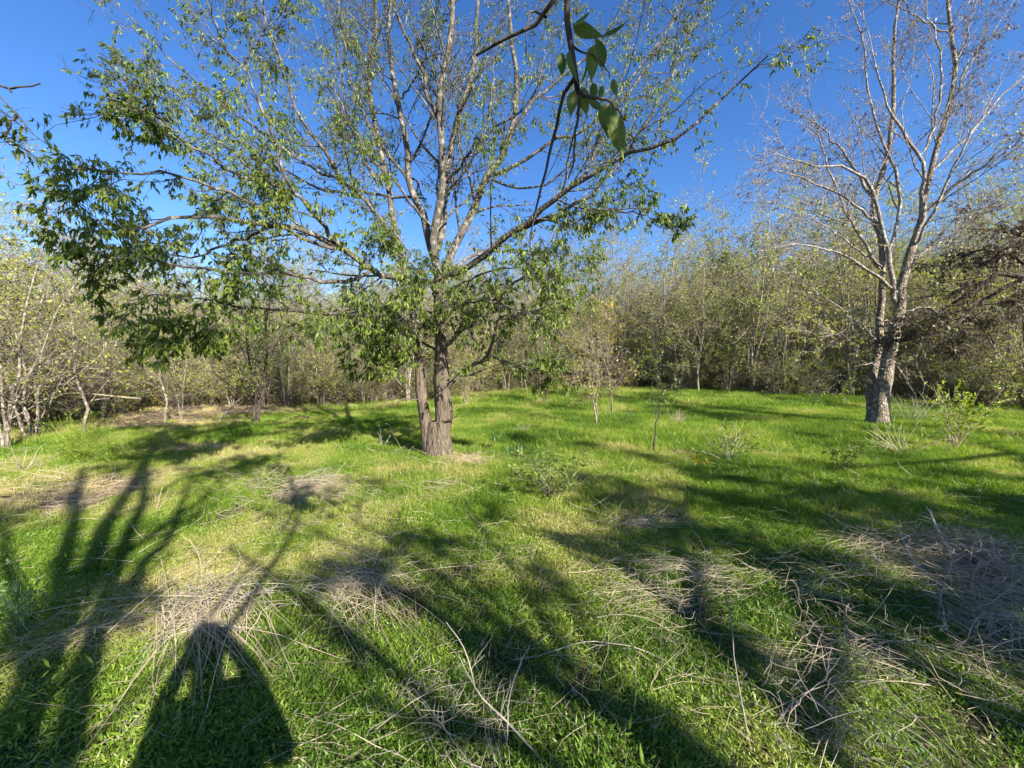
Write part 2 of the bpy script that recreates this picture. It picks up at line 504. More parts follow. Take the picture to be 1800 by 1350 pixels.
x, y = band(-.8, 3.0, 130); put(x, y, rg.integers(3, 6, len(x)), rg.uniform(.6, 1.1, len(x)))
x, y = band(2.6, 6.0, 260); put(x, y, rg.integers(3, 6, len(x)), rg.uniform(.8, 1.3, len(x)))
x, y = band(3.6, 7.0, 110); put(x, y, rg.integers(6, 9, len(x)), rg.uniform(.5, .95, len(x)))
x, y = band(7.0, 13.0, 120); put(x, y, rg.integers(6, 9, len(x)), rg.uniform(.7, 1.25, len(x)))
x, y = band(13., 34.0, 26); put(x, y, rg.integers(9, 11, len(x)), rg.uniform(.7, 1.3, len(x)))
for (bx, by, rad) in [(G(768, 812)[0], G(768, 812)[1], .27), (G(1543, 752)[0], G(1543, 752)[1], .3)]:
    aa = rg.uniform(0, 6.28, 70); r_ = rad + rg.uniform(0, .3, 70)
    put(bx + r_ * np.cos(aa), by + r_ * np.sin(aa), rg.integers(6, 9, 70), rg.uniform(.6, 1.1, 70))
x, y = band(1.0, 9.0, 7); k = wavy(x, y, 1.6, 8) > -.1; x = x[k]; y = y[k]; put(x, y, rg.integers(11, 13, len(x)), rg.uniform(.5, 1.2, len(x)))
X = np.concatenate(X); Y = np.concatenate(Y); V = np.concatenate(V); S = np.concatenate(S)
bare = bare_mask(X, Y)
pxs, pys = proj(X, Y, H(X, Y))
patch = wavy(X, Y, .55, 4) * .5 + .5
keep = rg.uniform(0, 1, len(X)) > np.clip(bare * 1.15 + np.clip(.42 - patch, 0, 1) * 2.0 * (Y < 5), 0, .97)
X, Y, V, S, bare, pxs, patch = [q[keep] for q in (X, Y, V, S, bare, pxs, patch)]
Z = H(X, Y)
lush = np.clip((pxs - 500) / 700, 0, 1) * np.clip((Y - 3) / 2, 0, 1)
tint = .245 + .30 * wavy(X, Y, 1.1, 5) + .18 * wavy(X, Y, .3, 6) + rg.normal(0, .09, len(X)) + .38 * bare + .16 * (1 - lush) * (Y > 2.4)
S = S * (1 + .25 * wavy(X, Y, .8, 7)) * (1 + .25 * lush)
rot = np.stack([rg.normal(0, .08, len(X)), rg.normal(0, .08, len(X)), rg.uniform(0, 6.28, len(X))], 1)
gr = scatter('grass', np.stack([X, Y, Z], 1), rot, S, V, np.clip(tint, 0, 1), srcs)
tag(gr, 'short bright green grass and low herbs covering the clearing floor', 'grass')

# ------------------------------------------------------------------ straw and litter (nobody could count them)
def straw_arr(rng, c, L, ang, lift=.25, wander=.22, n=5, sag=True):
    """c (N,3) start points, ang direction (N,), L length -> pts"""
    N = len(c)
    d = np.stack([np.cos(ang), np.sin(ang), rng.normal(0, lift, N)], 1)
    D = d[:, None] + np.cumsum(rng.normal(0, wander, (N, n - 1, 3)), 1) * np.array([1, 1, .5])
    D = nz(D)
    q = c[:, None] + np.concatenate([np.zeros((N, 1, 3)), np.cumsum(D * (L / (n - 1))[:, None, None], 1)], 1)
    g = H(q[..., 0], q[..., 1])
    q[..., 2] = np.maximum(q[..., 2], g + .012)
    return q
rs = np.random.default_rng(77)
ac = Acc()
spots = [(560, 880, 170, 45, 520, 2.7, .5), (480, 850, 120, 30, 260, 2.8, .5), (700, 800, 120, 25, 160, 3.0, .6), (770, 860, 120, 25, 170, 2.8, .7), (820, 812, 50, 12, 120, 0.1, 1.2),
         (1250, 1010, 130, 25, 120, .1, .25), (1180, 1050, 160, 30, 110, .15, .4), (1000, 1030, 200, 60, 90, .0, .9), (860, 990, 120, 40, 120, 2.6, .9),
         (1120, 925, 90, 12, 120, .3, .3), (1380, 1180, 200, 60, 80, .3, .8), (1650, 1010, 140, 40, 260, 2.6, .5), (1760, 1060, 80, 60, 220, 2.4, .5),
         (1300, 1290, 300, 60, 60, 1.0, 1.5), (950, 1290, 300, 60, 50, 1.0, 1.5), (250, 900, 300, 70, 110, .1, .5), (120, 860, 200, 40, 200, .0, .4),
         (150, 1120, 150, 80, 60, .5, .8), (1750, 1180, 100, 90, 240, 2.0, .7), (650, 1000, 150, 60, 130, 2.7, .8), (1000, 870, 100, 30, 60, .0, 1.2),
         (1580, 690, 250, 14, 160, .0, .5), (400, 715, 260, 18, 900, .0, .7), (560, 690, 150, 12, 300, 0, .7), (740, 715, 60, 14, 60, 1.3, .5), (850, 705, 60, 12, 160, 1.4, .4),
         (1190, 735, 30, 12, 60, 1.3, .6), (1500, 1180, 70, 40, 60, .7, .5), (700, 1200, 500, 120, 90, 1.2, 1.2), (1200, 1150, 400, 120, 130, .5, 1.0), (600, 940, 220, 50, 240, 2.7, .6), (330, 1010, 200, 60, 60, 2.7, .9), (1650, 1200, 200, 100, 50, 2.4, .8)]
for (cx, cy, rx, ry, N, a0, av) in spots:
    g = np.array([G(cx + rs.normal(0, .5) * rx, max(655, cy + rs.normal(0, .5) * ry)) for _ in range(N)])
    g[:, 2] += rs.uniform(.01, .07, N)
    dist = np.linalg.norm(g[:, :2], axis=1)
    L = rs.uniform(.06, .36, N)
    q = straw_arr(rs, g, L, rs.normal(a0, av, N) + math.pi * rs.integers(0, 2, N), .22)
    rr = np.clip(dist * .00045, .0009, .004) * rs.uniform(.7, 1.3, N)
    ac.tube(q, rr[:, None] * np.linspace(1, .5, 5)[None], 3, 0)
x, y = band(.6, 6.5, 34)
g = np.stack([x, y, H(x, y) + rs.uniform(.01, .06, len(x))], 1)
q = straw_arr(rs, g, rs.uniform(.06, .32, len(x)), rs.uniform(0, 6.28, len(x)), .3)
rr = np.clip(y * .00052, .0009, .003)
ac.tube(q, rr[:, None] * np.linspace(1, .5, 5)[None], 3, 0)
o = link('dry_straw', ac.mesh('dry_straw', [M['straw']]))
tag(o, 'pale dry straw strewn in mats over the green grass', 'straw', kind='stuff')

ac = Acc()
x, y = band(.6, 7, 240)
k = (rs.uniform(0, 1, len(x)) < .35 + bare_mask(x, y)); x = x[k]; y = y[k]
N = len(x)
d = rs.normal(0, 1, (N, 3)); d[:, 2] *= .3
ac.leaves(np.stack([x, y, H(x, y) + rs.uniform(.0, .018, N)], 1), d, rs.uniform(.012, .045, N), .55, False, 0, rs, nrm=rs.normal(0, .35, (N, 3)) + np.array([0, 0, 1]))
x, y = band(7, 20, 70)
k = (rs.uniform(0, 1, len(x)) < bare_mask(x, y) * 1.2); x = x[k]; y = y[k]; N = len(x)
d = rs.normal(0, 1, (N, 3)); d[:, 2] *= .3
ac.leaves(np.stack([x, y, H(x, y) + rs.uniform(.0, .03, N)], 1), d, rs.uniform(.04, .11, N), .55, False, 0, rs, nrm=rs.normal(0, .4, (N, 3)) + np.array([0, 0, 1]))
o = link('leaf_litter', ac.mesh('leaf_litter', [M['litter']]))
tag(o, 'small brown dead leaves lying between the grass and on the bare strip', 'leaf litter', kind='stuff')

# ------------------------------------------------------------------ big tree in the middle
def hero_leaves(ac, twigs, per, rng, L0, L1, mat, droop=.9, fold=True, w=.36):
    p, d = leafpts(twigs, per, rng, .1, droop, .9)
    # leaves hang in small sprays
    ac.leaves(p, d, rng.uniform(L0, L1, len(p)), w, fold, mat, rng)
    return p, d
def main_tree():
    rng = np.random.default_rng(3)
    D = 5.85
    root = thing('broadleaf_tree', 'large two-stemmed tree with mottled bark and drooping green leaves in the middle of the clearing', 'tree', tuple(G(768, 812)))
    off = np.array(root.location)
    def st(l, r0, r1):
        return ([P(*q) for q in l], r0, r1)
    trunk = [
        st([(772, 818, D), (777, 780, D), (779, 720, D), (776, 660, D), (774, 600, D), (771, 540, D), (770, 480, D), (763, 417, D), (777, 333, D - .1), (777, 250, D - .15), (774, 150, D - .2), (787, 100, D - .2), (794, 33, D - .3), (800, -120, D - .4), (806, -300, D - .4)], .185, .02),
        st([(762, 818, D), (752, 770, D), (744, 720, D + .05), (738, 660, D + .08), (732, 600, D + .15), (716, 500, D + .3), (697, 417, D + .5), (683, 333, D + .6), (667, 250, D + .7), (652, 180, D + .8), (648, 110, D + .9), (660, 50, D + .9), (652, -60, D + 1), (640, -200, D + 1)], .135, .018),
    ]
    stems = [
        st([(770, 470, D), (750, 400, D + .2), (733, 360, D + .3), (717, 317, D + .35), (715, 250, D + .4), (700, 180, D + .45), (687, 117, D + .5), (683, 50, D + .5), (690, -80, D + .5), (684, -220, D + .5)], .075, .015),
        st([(772, 440, D), (779, 380, D + .25), (784, 320, D + .35), (798, 230, D + .4), (813, 183, D + .45), (827, 133, D + .5), (838, 70, D + .55), (841, -40, D + .6), (850, -200, D + .6)], .07, .014),
        st([(776, 500, D), (800, 433, D + .5), (827, 383, D + .6), (852, 315, D + .7), (882, 280, D + .8), (902, 210, D + .8), (908, 133, D + .8), (900, 60, D + .85), (893, -60, D + .9), (900, -200, D + .9)], .085, .014),
        st([(775, 492, D - .02), (820, 472, D - .3), (873, 430, D - .6), (935, 385, D - .9), (1000, 332, D - 1.2), (1087, 277, D - 1.5), (1190, 240, D - 1.8), (1290, 150, D - 2.0), (1345, 100, D - 2.2)], .062, .008),
        st([(875, 430, D - .6), (933, 397, D - .8), (1000, 367, D - 1.), (1067, 310, D - 1.1), (1120, 240, D - 1.2), (1180, 130, D - 1.3), (1230, 20, D - 1.4), (1270, -80, D - 1.4)], .034, .006),
        st([(855, 312, D + .7), (893, 298, D + .5), (933, 277, D + .4), (973, 247, D + .3), (1030, 227, D + .2), (1100, 150, D + .1), (1160, 70, D), (1215, -20, D), (1260, -100, D)], .036, .006),
        st([(903, 230, D + .8), (933, 183, D + .7), (977, 143, D + .7), (1005, 123, D + .7), (1060, 70, D + .7), (1100, 0, D + .7), (1130, -90, D + .7)], .034, .006),
        st([(775, 225, D - .1), (764, 200, D - .15), (750, 160, D - .2), (741, 122, D - .3), (723, 83, D - .3), (700, 30, D - .4), (680, -40, D - .5), (660, -140, D - .5)], .036, .008),
        st([(770, 492, D), (735, 496, D - .1), (700, 490, D - .2), (655, 475, D - .4), (600, 437, D - .7), (567, 420, D - .9), (533, 403, D - 1.1), (483, 397, D - 1.4), (417, 387, D - 1.7), (350, 380, D - 2), (295, 385, D - 2.2), (233, 402, D - 2.4), (150, 410, D - 2.6)], .066, .007),
        st([(610, 442, D - .7), (583, 417, D - .9), (550, 373, D - 1.2), (507, 333, D - 1.4), (417, 310, D - 1.8), (350, 263, D - 2.1), (283, 213, D - 2.4), (247, 193, D - 2.5), (170, 168, D - 2.7)], .036, .005),
        st([(300, 226, D - 2.3), (283, 213, D - 2.4), (247, 180, D - 2.45), (208, 133, D - 2.5)], .013, .004),
        st([(520, 345, D - 1.4), (500, 310, D - 1.5), (487, 260, D - 1.6), (473, 217, D - 1.7), (457, 177, D - 1.8), (427, 117, D - 1.9), (393, 77, D - 2), (370, 17, D - 2.1), (350, -60, D - 2.2)], .024, .005),
        st([(427, 117, D - 1.9), (450, 82, D - 1.9), (473, 50, D - 1.95), (500, 10, D - 2.)], .012, .004),
        st([(705, 440, D + .4), (650, 360, D + .2), (600, 317, D), (567, 260, D - .1), (533, 213, D - .2), (500, 133, D - .3), (467, 27, D - .4), (450, -60, D - .5)], .045, .008),
        st([(667, 330, D + .3), (632, 260, D + .3), (610, 200, D + .3), (600, 120, D + .3), (580, 40, D + .3), (560, -60, D + .3)], .03, .007),
        st([(600, 317, D), (540, 290, D - .3), (470, 240, D - .6), (400, 190, D - .9), (330, 130, D - 1.2), (270, 70, D - 1.4), (220, 20, D - 1.6)], .028, .005),
        st([(600, 437, D - .7), (533, 420, D - 1.1), (480, 385, D - 1.5), (400, 338, D - 1.9), (300, 310, D - 2.3), (180, 300, D - 2.7), (90, 303, D - 2.9)], .03, .005),
        st([(655, 477, D - .4), (600, 495, D - .8), (500, 482, D - 1.3), (430, 480, D - 1.7), (330, 472, D - 2.1), (230, 455, D - 2.4), (130, 480, D - 2.6)], .034, .005),
        st([(735, 600, D + .1), (690, 545, D - .1), (640, 545, D - .4), (583, 553, D - .7), (500, 545, D - 1.1), (433, 537, D - 1.5), (367, 530, D - 1.9), (293, 517, D - 2.2), (230, 530, D - 2.4)], .04, .005),
        st([(433, 537, D - 1.5), (385, 560, D - 1.8), (357, 583, D - 1.9), (300, 607, D - 2.1), (233, 617, D - 2.3)], .012, .004),
        st([(732, 610, D + .1), (705, 622, D - .1), (672, 640, D - .3), (640, 628, D - .5)], .022, .004),
        st([(783, 690, D - .02), (805, 660, D - .1), (835, 640, D - .2), (862, 622, D - .3), (868, 600, D - .3), (880, 560, D - .35), (935, 548, D - .4), (1000, 530, D - .5)], .046, .005),
        st([(860, 624, D - .3), (900, 640, D - .5), (955, 652, D - .7), (990, 655, D - .8)], .02, .004),
        st([(780, 612, D), (800, 590, D - .1), (830, 568, D - .2), (850, 545, D - .2), (880, 520, D - .3), (940, 470, D - .5), (990, 420, D - .6)], .04, .006),
        st([(800, 590, D - .1), (812, 560, D - .1), (815, 530, D), (830, 480, D)], .03, .006),
        st([(772, 560, D), (740, 545, D - .2), (700, 590, D - .5), (660, 610, D - .7), (620, 590, D - 1)], .026, .004),
        st([(776, 540, D), (820, 530, D + .3), (880, 500, D + .5), (960, 480, D + .6), (1040, 440, D + .8)], .032, .005),
        st([(940, 385, D - .9), (1000, 390, D - 1.1), (1060, 380, D - 1.3), (1110, 372, D - 1.5), (1170, 400, D - 1.8)], .018, .004),
        st([(717, 317, D + .35), (660, 240, D), (620, 150, D - .2), (600, 60, D - .3), (590, -40, D - .4)], .026, .005),
        st([(777, 300, D - .1), (720, 220, D + .4), (680, 150, D + .7), (620, 80, D + .9), (560, 0, D + 1)], .024, .005),
        st([(784, 320, D + .3), (850, 240, D - .2), (930, 180, D - .4), (960, 90, D - .5), (1010, 10, D - .6)], .024, .005),
        st([(852, 315, D + .7), (940, 330, D + .4), (1020, 270, D + .2), (1060, 190, D + .1), (1120, 80, D), (1150, -10, D)], .024, .005),
        st([(700, 180, D + .45), (740, 120, D), (760, 40, D - .3), (750, -40, D - .4)], .018, .004),
        st([(813, 183, D + .45), (860, 110, D + .2), (930, 40, D), (960, -40, D)], .018, .004),
        st([(640, 350, D + .2), (560, 330, D), (480, 280, D - .2), (430, 190, D - .3), (400, 90, D - .4), (330, 20, D - .4)], .024, .005),
        st([(774, 590, D), (730, 560, D - .4), (680, 540, D - .9), (630, 560, D - 1.3), (590, 590, D - 1.6)], .026, .004),
        st([(774, 570, D), (800, 540, D - .5), (850, 530, D - .9), (910, 540, D - 1.2), (960, 570, D - 1.5)], .026, .004),
        st([(772, 520, D), (730, 470, D - .6), (690, 440, D - 1.0), (640, 430, D - 1.3)], .026, .004),
        st([(772, 500, D), (830, 450, D + .4), (900, 440, D + .7), (980, 450, D + .9), (1050, 480, D + 1.1)], .03, .004),
        st([(774, 545, D), (760, 510, D - .7), (740, 500, D - 1.2), (700, 510, D - 1.6)], .022, .004),
        st([(774, 620, D), (720, 590, D + .5), (660, 560, D + .9), (600, 520, D + 1.1)], .026, .004),
        st([(774, 520, D), (850, 480, D - .6), (920, 470, D - 1.0), (980, 500, D - 1.3)], .026, .004),
        st([(760, 400, D), (700, 330, D - .5), (640, 260, D - .8), (590, 170, D - 1.0), (560, 80, D - 1.1)], .028, .005),
        st([(777, 350, D), (830, 280, D - .4), (860, 200, D - .6), (870, 110, D - .7), (900, 20, D - .8)], .028, .005),
        st([(750, 350, D + .3), (620, 330, D + .8), (520, 270, D + 1.2), (420, 250, D + 1.5)], .028, .005),
        st([(540, 410, D - 1.1), (470, 330, D - 1.1), (400, 260, D - 1.2), (340, 210, D - 1.3), (290, 120, D - 1.4)], .024, .005),
        st([(483, 397, D - 1.4), (400, 430, D - 1.4), (320, 450, D - 1.4), (230, 420, D - 1.3)], .022, .004),
        st([(1000, 335, D - 1.2), (1040, 290, D - 1.3), (1055, 230, D - 1.4), (1100, 170, D - 1.5), (1150, 100, D - 1.5), (1190, 30, D - 1.6), (1230, -60, D - 1.7)], .024, .005),
    ]
    tk = stemset(trunk, 34, rng, .006)
    # buttress at the foot
    rr = tk[1].copy(); u = np.linspace(0, 1, 34)
    def prof(k, ys, rs):
        qx, qy = proj(tk[0][k, :, 0], tk[0][k, :, 1], tk[0][k, :, 2])
        return np.interp(-qy, [-y for y in ys], rs)
    rr[0] = prof(0, [818, 760, 680, 600, 540, 450, 250, 100, 0, -300], [.235, .14, .125, .092, .075, .062, .05, .042, .034, .018])
    rr[1] = prof(1, [818, 760, 680, 620, 560, 450, 250, 100, 0, -200], [.15, .095, .08, .062, .05, .046, .042, .038, .03, .016])
    rr[0] = np.maximum(rr[0], .02)
    rr[1] = np.maximum(rr[1], .02)
    rr *= 1 + .05 * rng.normal(0, 1, rr.shape)
    tk = (tk[0], rr, tk[2])
    at = Acc(); at.tube(tk[0][:, :12] - off, tk[1][:, :12], 14, 0); at.tube(tk[0][:, 11:] - off, tk[1][:, 11:], 12, 1)
    # foot joining both stems
    foot, _ = resample([P(768, 822, D), P(767, 800, D), P(766, 775, D), P(764, 740, D)], 8)
    at.tube(foot - off, np.array([.27, .215, .195, .18, .165, .145, .12, .09]), 14, 0)
    kn = [([P(700 + 70, 745, D - .1), P(796, 735, D - .2), P(812, 726, D - .3)], .02, .006), ([P(744, 700, D), P(722, 702, D - .1), P(700, 706, D - .2), P(690, 722, D - .2)], .015, .005)]
    ks = stemset(kn, 8, rng); at.tube(ks[0] - off, ks[1], 6, 0)
    link('trunk', at.mesh('trunk', [M['trunkbark'], M['bark']]), root)
    sg = stemset(stems, 20, rng, .014)
    sg[1][:] *= .85; sg[1][:, 0] *= .45
    ab = Acc(); ab.tube(sg[0] - off, sg[1], 8, 0)
    upper = (tk[0][:, 12:], tk[1][:, 12:], tk[2] * .6)
    l2 = spawn(sg, 13, .12, .98, .75, .36, 9, .13, .25, .45, rng, .0035, .35, .3, 1.5)
    l2b = spawn(upper, 26, .05, .98, .75, .32, 9, .12, .3, .35, rng, .005, .35, .4, 1.6)
    l2 = tuple(np.concatenate([a, b]) for a, b in zip(l2, l2b))
    ab.tube(l2[0] - off, l2[1], 5, 0)
    l3 = spawn(l2, 8, .12, 1, .75, .5, 6, .18, .1, .6, rng, .0026, .4, .15, .8)
    ab.tube(l3[0] - off, l3[1], 4, 0)
    link('branches', ab.mesh('branches', [M['bark']]), root)
    af = Acc()
    l4 = spawn(l3, 4, .15, 1, .8, .6, 3, .25, -.1, .7, rng, .0017, .5, .08, .45)
    af.tube(l4[0] - off, l4[1], 3, 0)
    # leaves: dense low and outside, thin at the top
    tp = l4[0][:, -1]
    px, py = proj(tp[:, 0], tp[:, 1], tp[:, 2])
    dens = np.clip(.95 * np.exp(-((px - 330) / 330) ** 2 - ((py - 430) / 210) ** 2) * 1.2 + .12 * np.exp(-((px - 700) / 300) ** 2 - ((py - 560) / 130) ** 2) * 1.9 + .55 + .5 * np.exp(-((px - 1100) / 150) ** 2 - ((py - 250) / 200) ** 2), 0, 1)
    dens *= np.clip((py + 500) / 700, .35, 1) * (1 - .45 * np.exp(-((px - 800) / 230) ** 2 - ((py - 500) / 110) ** 2))
    k = rng.uniform(0, 1, len(tp)) < dens
    tw = (l4[0][k], l4[1][k], l4[2][k])
    # sprays: each leafy twig carries 7 hanging leaves
    p, d = leafpts(tw, 5, rng, .1, .95, .8)
    L = rng.uniform(.045, .085, len(p))
    lpx, lpy = proj(p[:, 0], p[:, 1], p[:, 2]); L = L * np.clip(.66 + lpy / 1300, .64, 1.05)
    near = np.argsort(p[:, 1])[:260]
    mask = np.ones(len(p), bool); mask[near] = False
    af.leaves(p[mask] - off, d[mask], L[mask], .31, True, 1, rng)
    o = link('foliage', af.mesh('foliage', [M['bark'], M['leaf']]), root); tag(o, kind='stuff')
    # the nearest leaves are separate blades sharing one mesh
    lm = Acc(); lm.leaves(np.zeros((1, 3)), np.array([[0, 0, -1.]]), 1.0, .33, True, 0, rng, nrm=np.array([[0, 1., 0]]))
    lme = lm.mesh('leaf', [M['leafone']])
    for i in near:
        q = Vector((0, 0, -1)).rotation_difference(Vector(tuple(d[i])))
        q = q @ Matrix.Rotation(rng.uniform(0, 6.28), 3, 'Z').to_quaternion()
        o = link('leaf', lme, root, tuple(p[i] - off))
        o.rotation_mode = 'QUATERNION'; o.rotation_quaternion = q
        s = float(L[i]); o.scale = (s, s, s)
    return root
M['leafone'] = leaf_mat('single_leaf', [(0.0, (.04, .075, .012)), (.5, (.10, .155, .022)), (1, (.27, .31, .06))], .4, island=False)
main_tree()

# ------------------------------------------------------------------ bare tree on the right
def right_tree():
    rng = np.random.default_rng(8)
    D = G(1540, 750)[1]
    root = thing('bare_tree', 'tall leaning double-trunked tree with bare pale branches at the right side of the clearing', 'tree', tuple(G(1540, 750)))
    off = np.array(root.location)
    def st(l, r0, r1): return ([P(*q) for q in l], r0, r1)
    trunk = [
        st([(1543, 758, D), (1548, 710, D), (1556, 660, D), (1566, 610, D), (1578, 560, D), (1584, 500, D), (1600, 440, D), (1614, 400, D), (1625, 350, D), (1640, 290, D), (1655, 230, D), (1672, 160, D), (1680, 100, D), (1670, 40, D), (1665, -80, D), (1660, -200, D)], .20, .03),
        st([(1535, 757, D + .1), (1531, 700, D + .2), (1538, 640, D + .4), (1545, 580, D + .4), (1548, 530, D + .4), (1553, 470, D + .4), (1546, 410, D + .4), (1535, 360, D + .4), (1562, 260, D + .3), (1570, 180, D + .3), (1572, 100, D + .3), (1580, 0, D + .3), (1585, -120, D + .3)], .16, .02),
    ]
    stems = [
        st([(1580, 545, D), (1568, 490, D - .1), (1562, 440, D - .1), (1548, 390, D - .15), (1536, 340, D - .2), (1500, 300, D - .4), (1450, 290, D - .6), (1400, 285, D - .8), (1340, 262, D - 1)], .10, .008),
        st([(1536, 350, D - .2), (1500, 290, D - .1), (1460, 240, D), (1420, 210, D), (1370, 185, D)], .06, .008),
        st([(1562, 440, D), (1575, 400, D + .1), (1582, 330, D + .2), (1548, 240, D + .2), (1530, 180, D + .2), (1520, 90, D + .2), (1500, 30, D + .2), (1480, -60, D + .2)], .07, .01),
        st([(1600, 440, D), (1622, 380, D - .2), (1624, 330, D - .3), (1617, 275, D - .3), (1590, 235, D - .3), (1560, 190, D - .3), (1540, 120, D - .3), (1520, 40, D - .3)], .085, .01),
        st([(1618, 272, D - .3), (1640, 230, D - .2), (1655, 160, D - .2), (1650, 80, D - .2), (1630, 20, D - .2), (1610, -80, D - .2)], .05, .01),
        st([(1628, 372, D - .2), (1680, 325, D - .5), (1730, 290, D - .8), (1790, 245, D - 1.1), (1860, 200, D - 1.4)], .06, .012),
        st([(1640, 300, D), (1700, 240, D + .1), (1760, 170, D + .1), (1820, 110, D + .1), (1880, 30, D + .1)], .06, .01),
        st([(1655, 230, D), (1700, 120, D - .1), (1740, 60, D - .2), (1790, -10, D - .2)], .05, .01),
        st([(1672, 150, D), (1700, 60, D - .1), (1720, -40, D - .2)], .04, .01),
        st([(1553, 470, D + .3), (1500, 430, D), (1470, 410, D - .2), (1420, 380, D - .4), (1340, 350, D - .6)], .04, .006),
        st([(1600, 450, D), (1660, 430, D - .2), (1720, 370, D - .4), (1800, 362, D - .6)], .045, .008),
        st([(1556, 650, D), (1520, 640, D - .2), (1480, 660, D - .5), (1420, 650, D - .7)], .025, .005),
        st([(1575, 570, D), (1530, 560, D - .4), (1460, 590, D - .8), (1400, 580, D - 1.1)], .028, .005),
        st([(1670, 60, D), (1600, 20, D), (1560, -60, D)], .035, .008),
        st([(1584, 520, D), (1520, 470, D - .3), (1460, 440, D - .6), (1400, 430, D - .8), (1330, 440, D - 1)], .07, .008),
        st([(1590, 480, D), (1640, 430, D + .3), (1700, 420, D + .5), (1760, 400, D + .6)], .06, .008),
        st([(1552, 480, D + .3), (1500, 400, D + .4), (1470, 330, D + .5), (1440, 250, D + .5), (1420, 150, D + .5)], .07, .008),
        st([(1548, 400, D + .4), (1490, 350, D + .2), (1430, 320, D), (1370, 300, D - .2), (1310, 300, D - .4)], .06, .008),
        st([(1600, 440, D), (1640, 370, D - .4), (1700, 250, D - .6), (1740, 180, D - .6), (1780, 90, D - .6)], .06, .008),
        st([(1575, 560, D), (1620, 540, D - .2), (1680, 560, D - .4), (1740, 550, D - .5)], .05, .008),
        st([(1560, 620, D), (1500, 560, D + .3), (1440, 520, D + .4), (1380, 510, D + .5)], .045, .008),
    ]
    tk = stemset(trunk, 30, rng, .015)
    u = np.linspace(0, 1, 30)
    def prof(k, ys, rs):
        qx, qy = proj(tk[0][k, :, 0], tk[0][k, :, 1], tk[0][k, :, 2])
        return np.interp(-qy, [-y for y in ys], rs)
    rr = np.stack([prof(0, [758, 740, 660, 560, 500, 400, 200, 0, -200], [.29, .18, .14, .115, .09, .065, .045, .03, .012]),
                   prof(1, [758, 740, 660, 560, 500, 400, 200, 0, -120], [.22, .12, .09, .075, .065, .06, .04, .025, .012])])
    rr = rr * (1 + .05 * rng.normal(0, 1, tk[1].shape))
    at = Acc(); at.tube(tk[0] - off, rr, 12, 0)
    link('trunk', at.mesh('trunk', [M['trunkpale']]), root)
    sg = stemset(stems, 18, rng, .02)
    sg[1][:] *= .58; sg[1][:, 0] *= .5
    ab = Acc(); ab.tube(sg[0] - off, sg[1], 7, 0)
    up = (tk[0][:, 12:], rr[:, 12:], tk[2] * .6)
    l2 = spawn(sg, 12, .12, 1, .7, .40, 9, .14, .35, .45, rng, .006, .35, .5, 2.4)
    l2b = spawn(up, 14, .05, 1, .75, .32, 9, .14, .35, .35, rng, .007, .35, .5, 2.4)
    l2 = tuple(np.concatenate([a, b]) for a, b in zip(l2, l2b))
    ab.tube(l2[0] - off, l2[1], 5, 0)
    l3 = spawn(l2, 6, .15, 1, .7, .5, 6, .2, .2, .6, rng, .0045, .5, .2, 1.2)
    ab.tube(l3[0] - off, l3[1], 4, 0)
    link('branches', ab.mesh('branches', [M['twigbark']]), root)
    af = Acc()
    l4 = spawn(l3, 5, .15, 1, .7, .6, 3, .25, .1, .7, rng, .003, .6, .1, .5)
    af.tube(l4[0] - off, l4[1], 3, 0)
    k = rng.uniform(0, 1, len(l4[0])) < .08
    p, d = leafpts((l4[0][k], l4[1][k], l4[2][k]), 4, rng, .4, .9, .5)
    af.leaves(p - off, d, rng.uniform(.05, .09, len(p)), .4, True, 1, rng)
    k = (rng.uniform(0, 1, len(l4[0])) < .3) & (l4[0][:, -1, 2] < 4.2)
    p, d = leafpts((l4[0][k], l4[1][k], l4[2][k]), 4, rng, .2, .4, .8)
    af.leaves(p - off, d, rng.uniform(.05, .09, len(p)), .4, True, 2, rng)
    o = link('twigs', af.mesh('twigs', [M['twigbark'], M['seed'], M['olive']]), root); tag(o, kind='stuff')
M['twigbark'] = bark_mat('brown_grey_bark', (.05, .042, .036), (.20, .172, .148), (.44, .41, .37), .52, 24)
M['trunkpale'] = bark_mat('scaly_pale_trunk_bark', (.04, .031, .024), (.17, .138, .105), (.42, .37, .29), .52, 26, .5, 1.0)
right_tree()

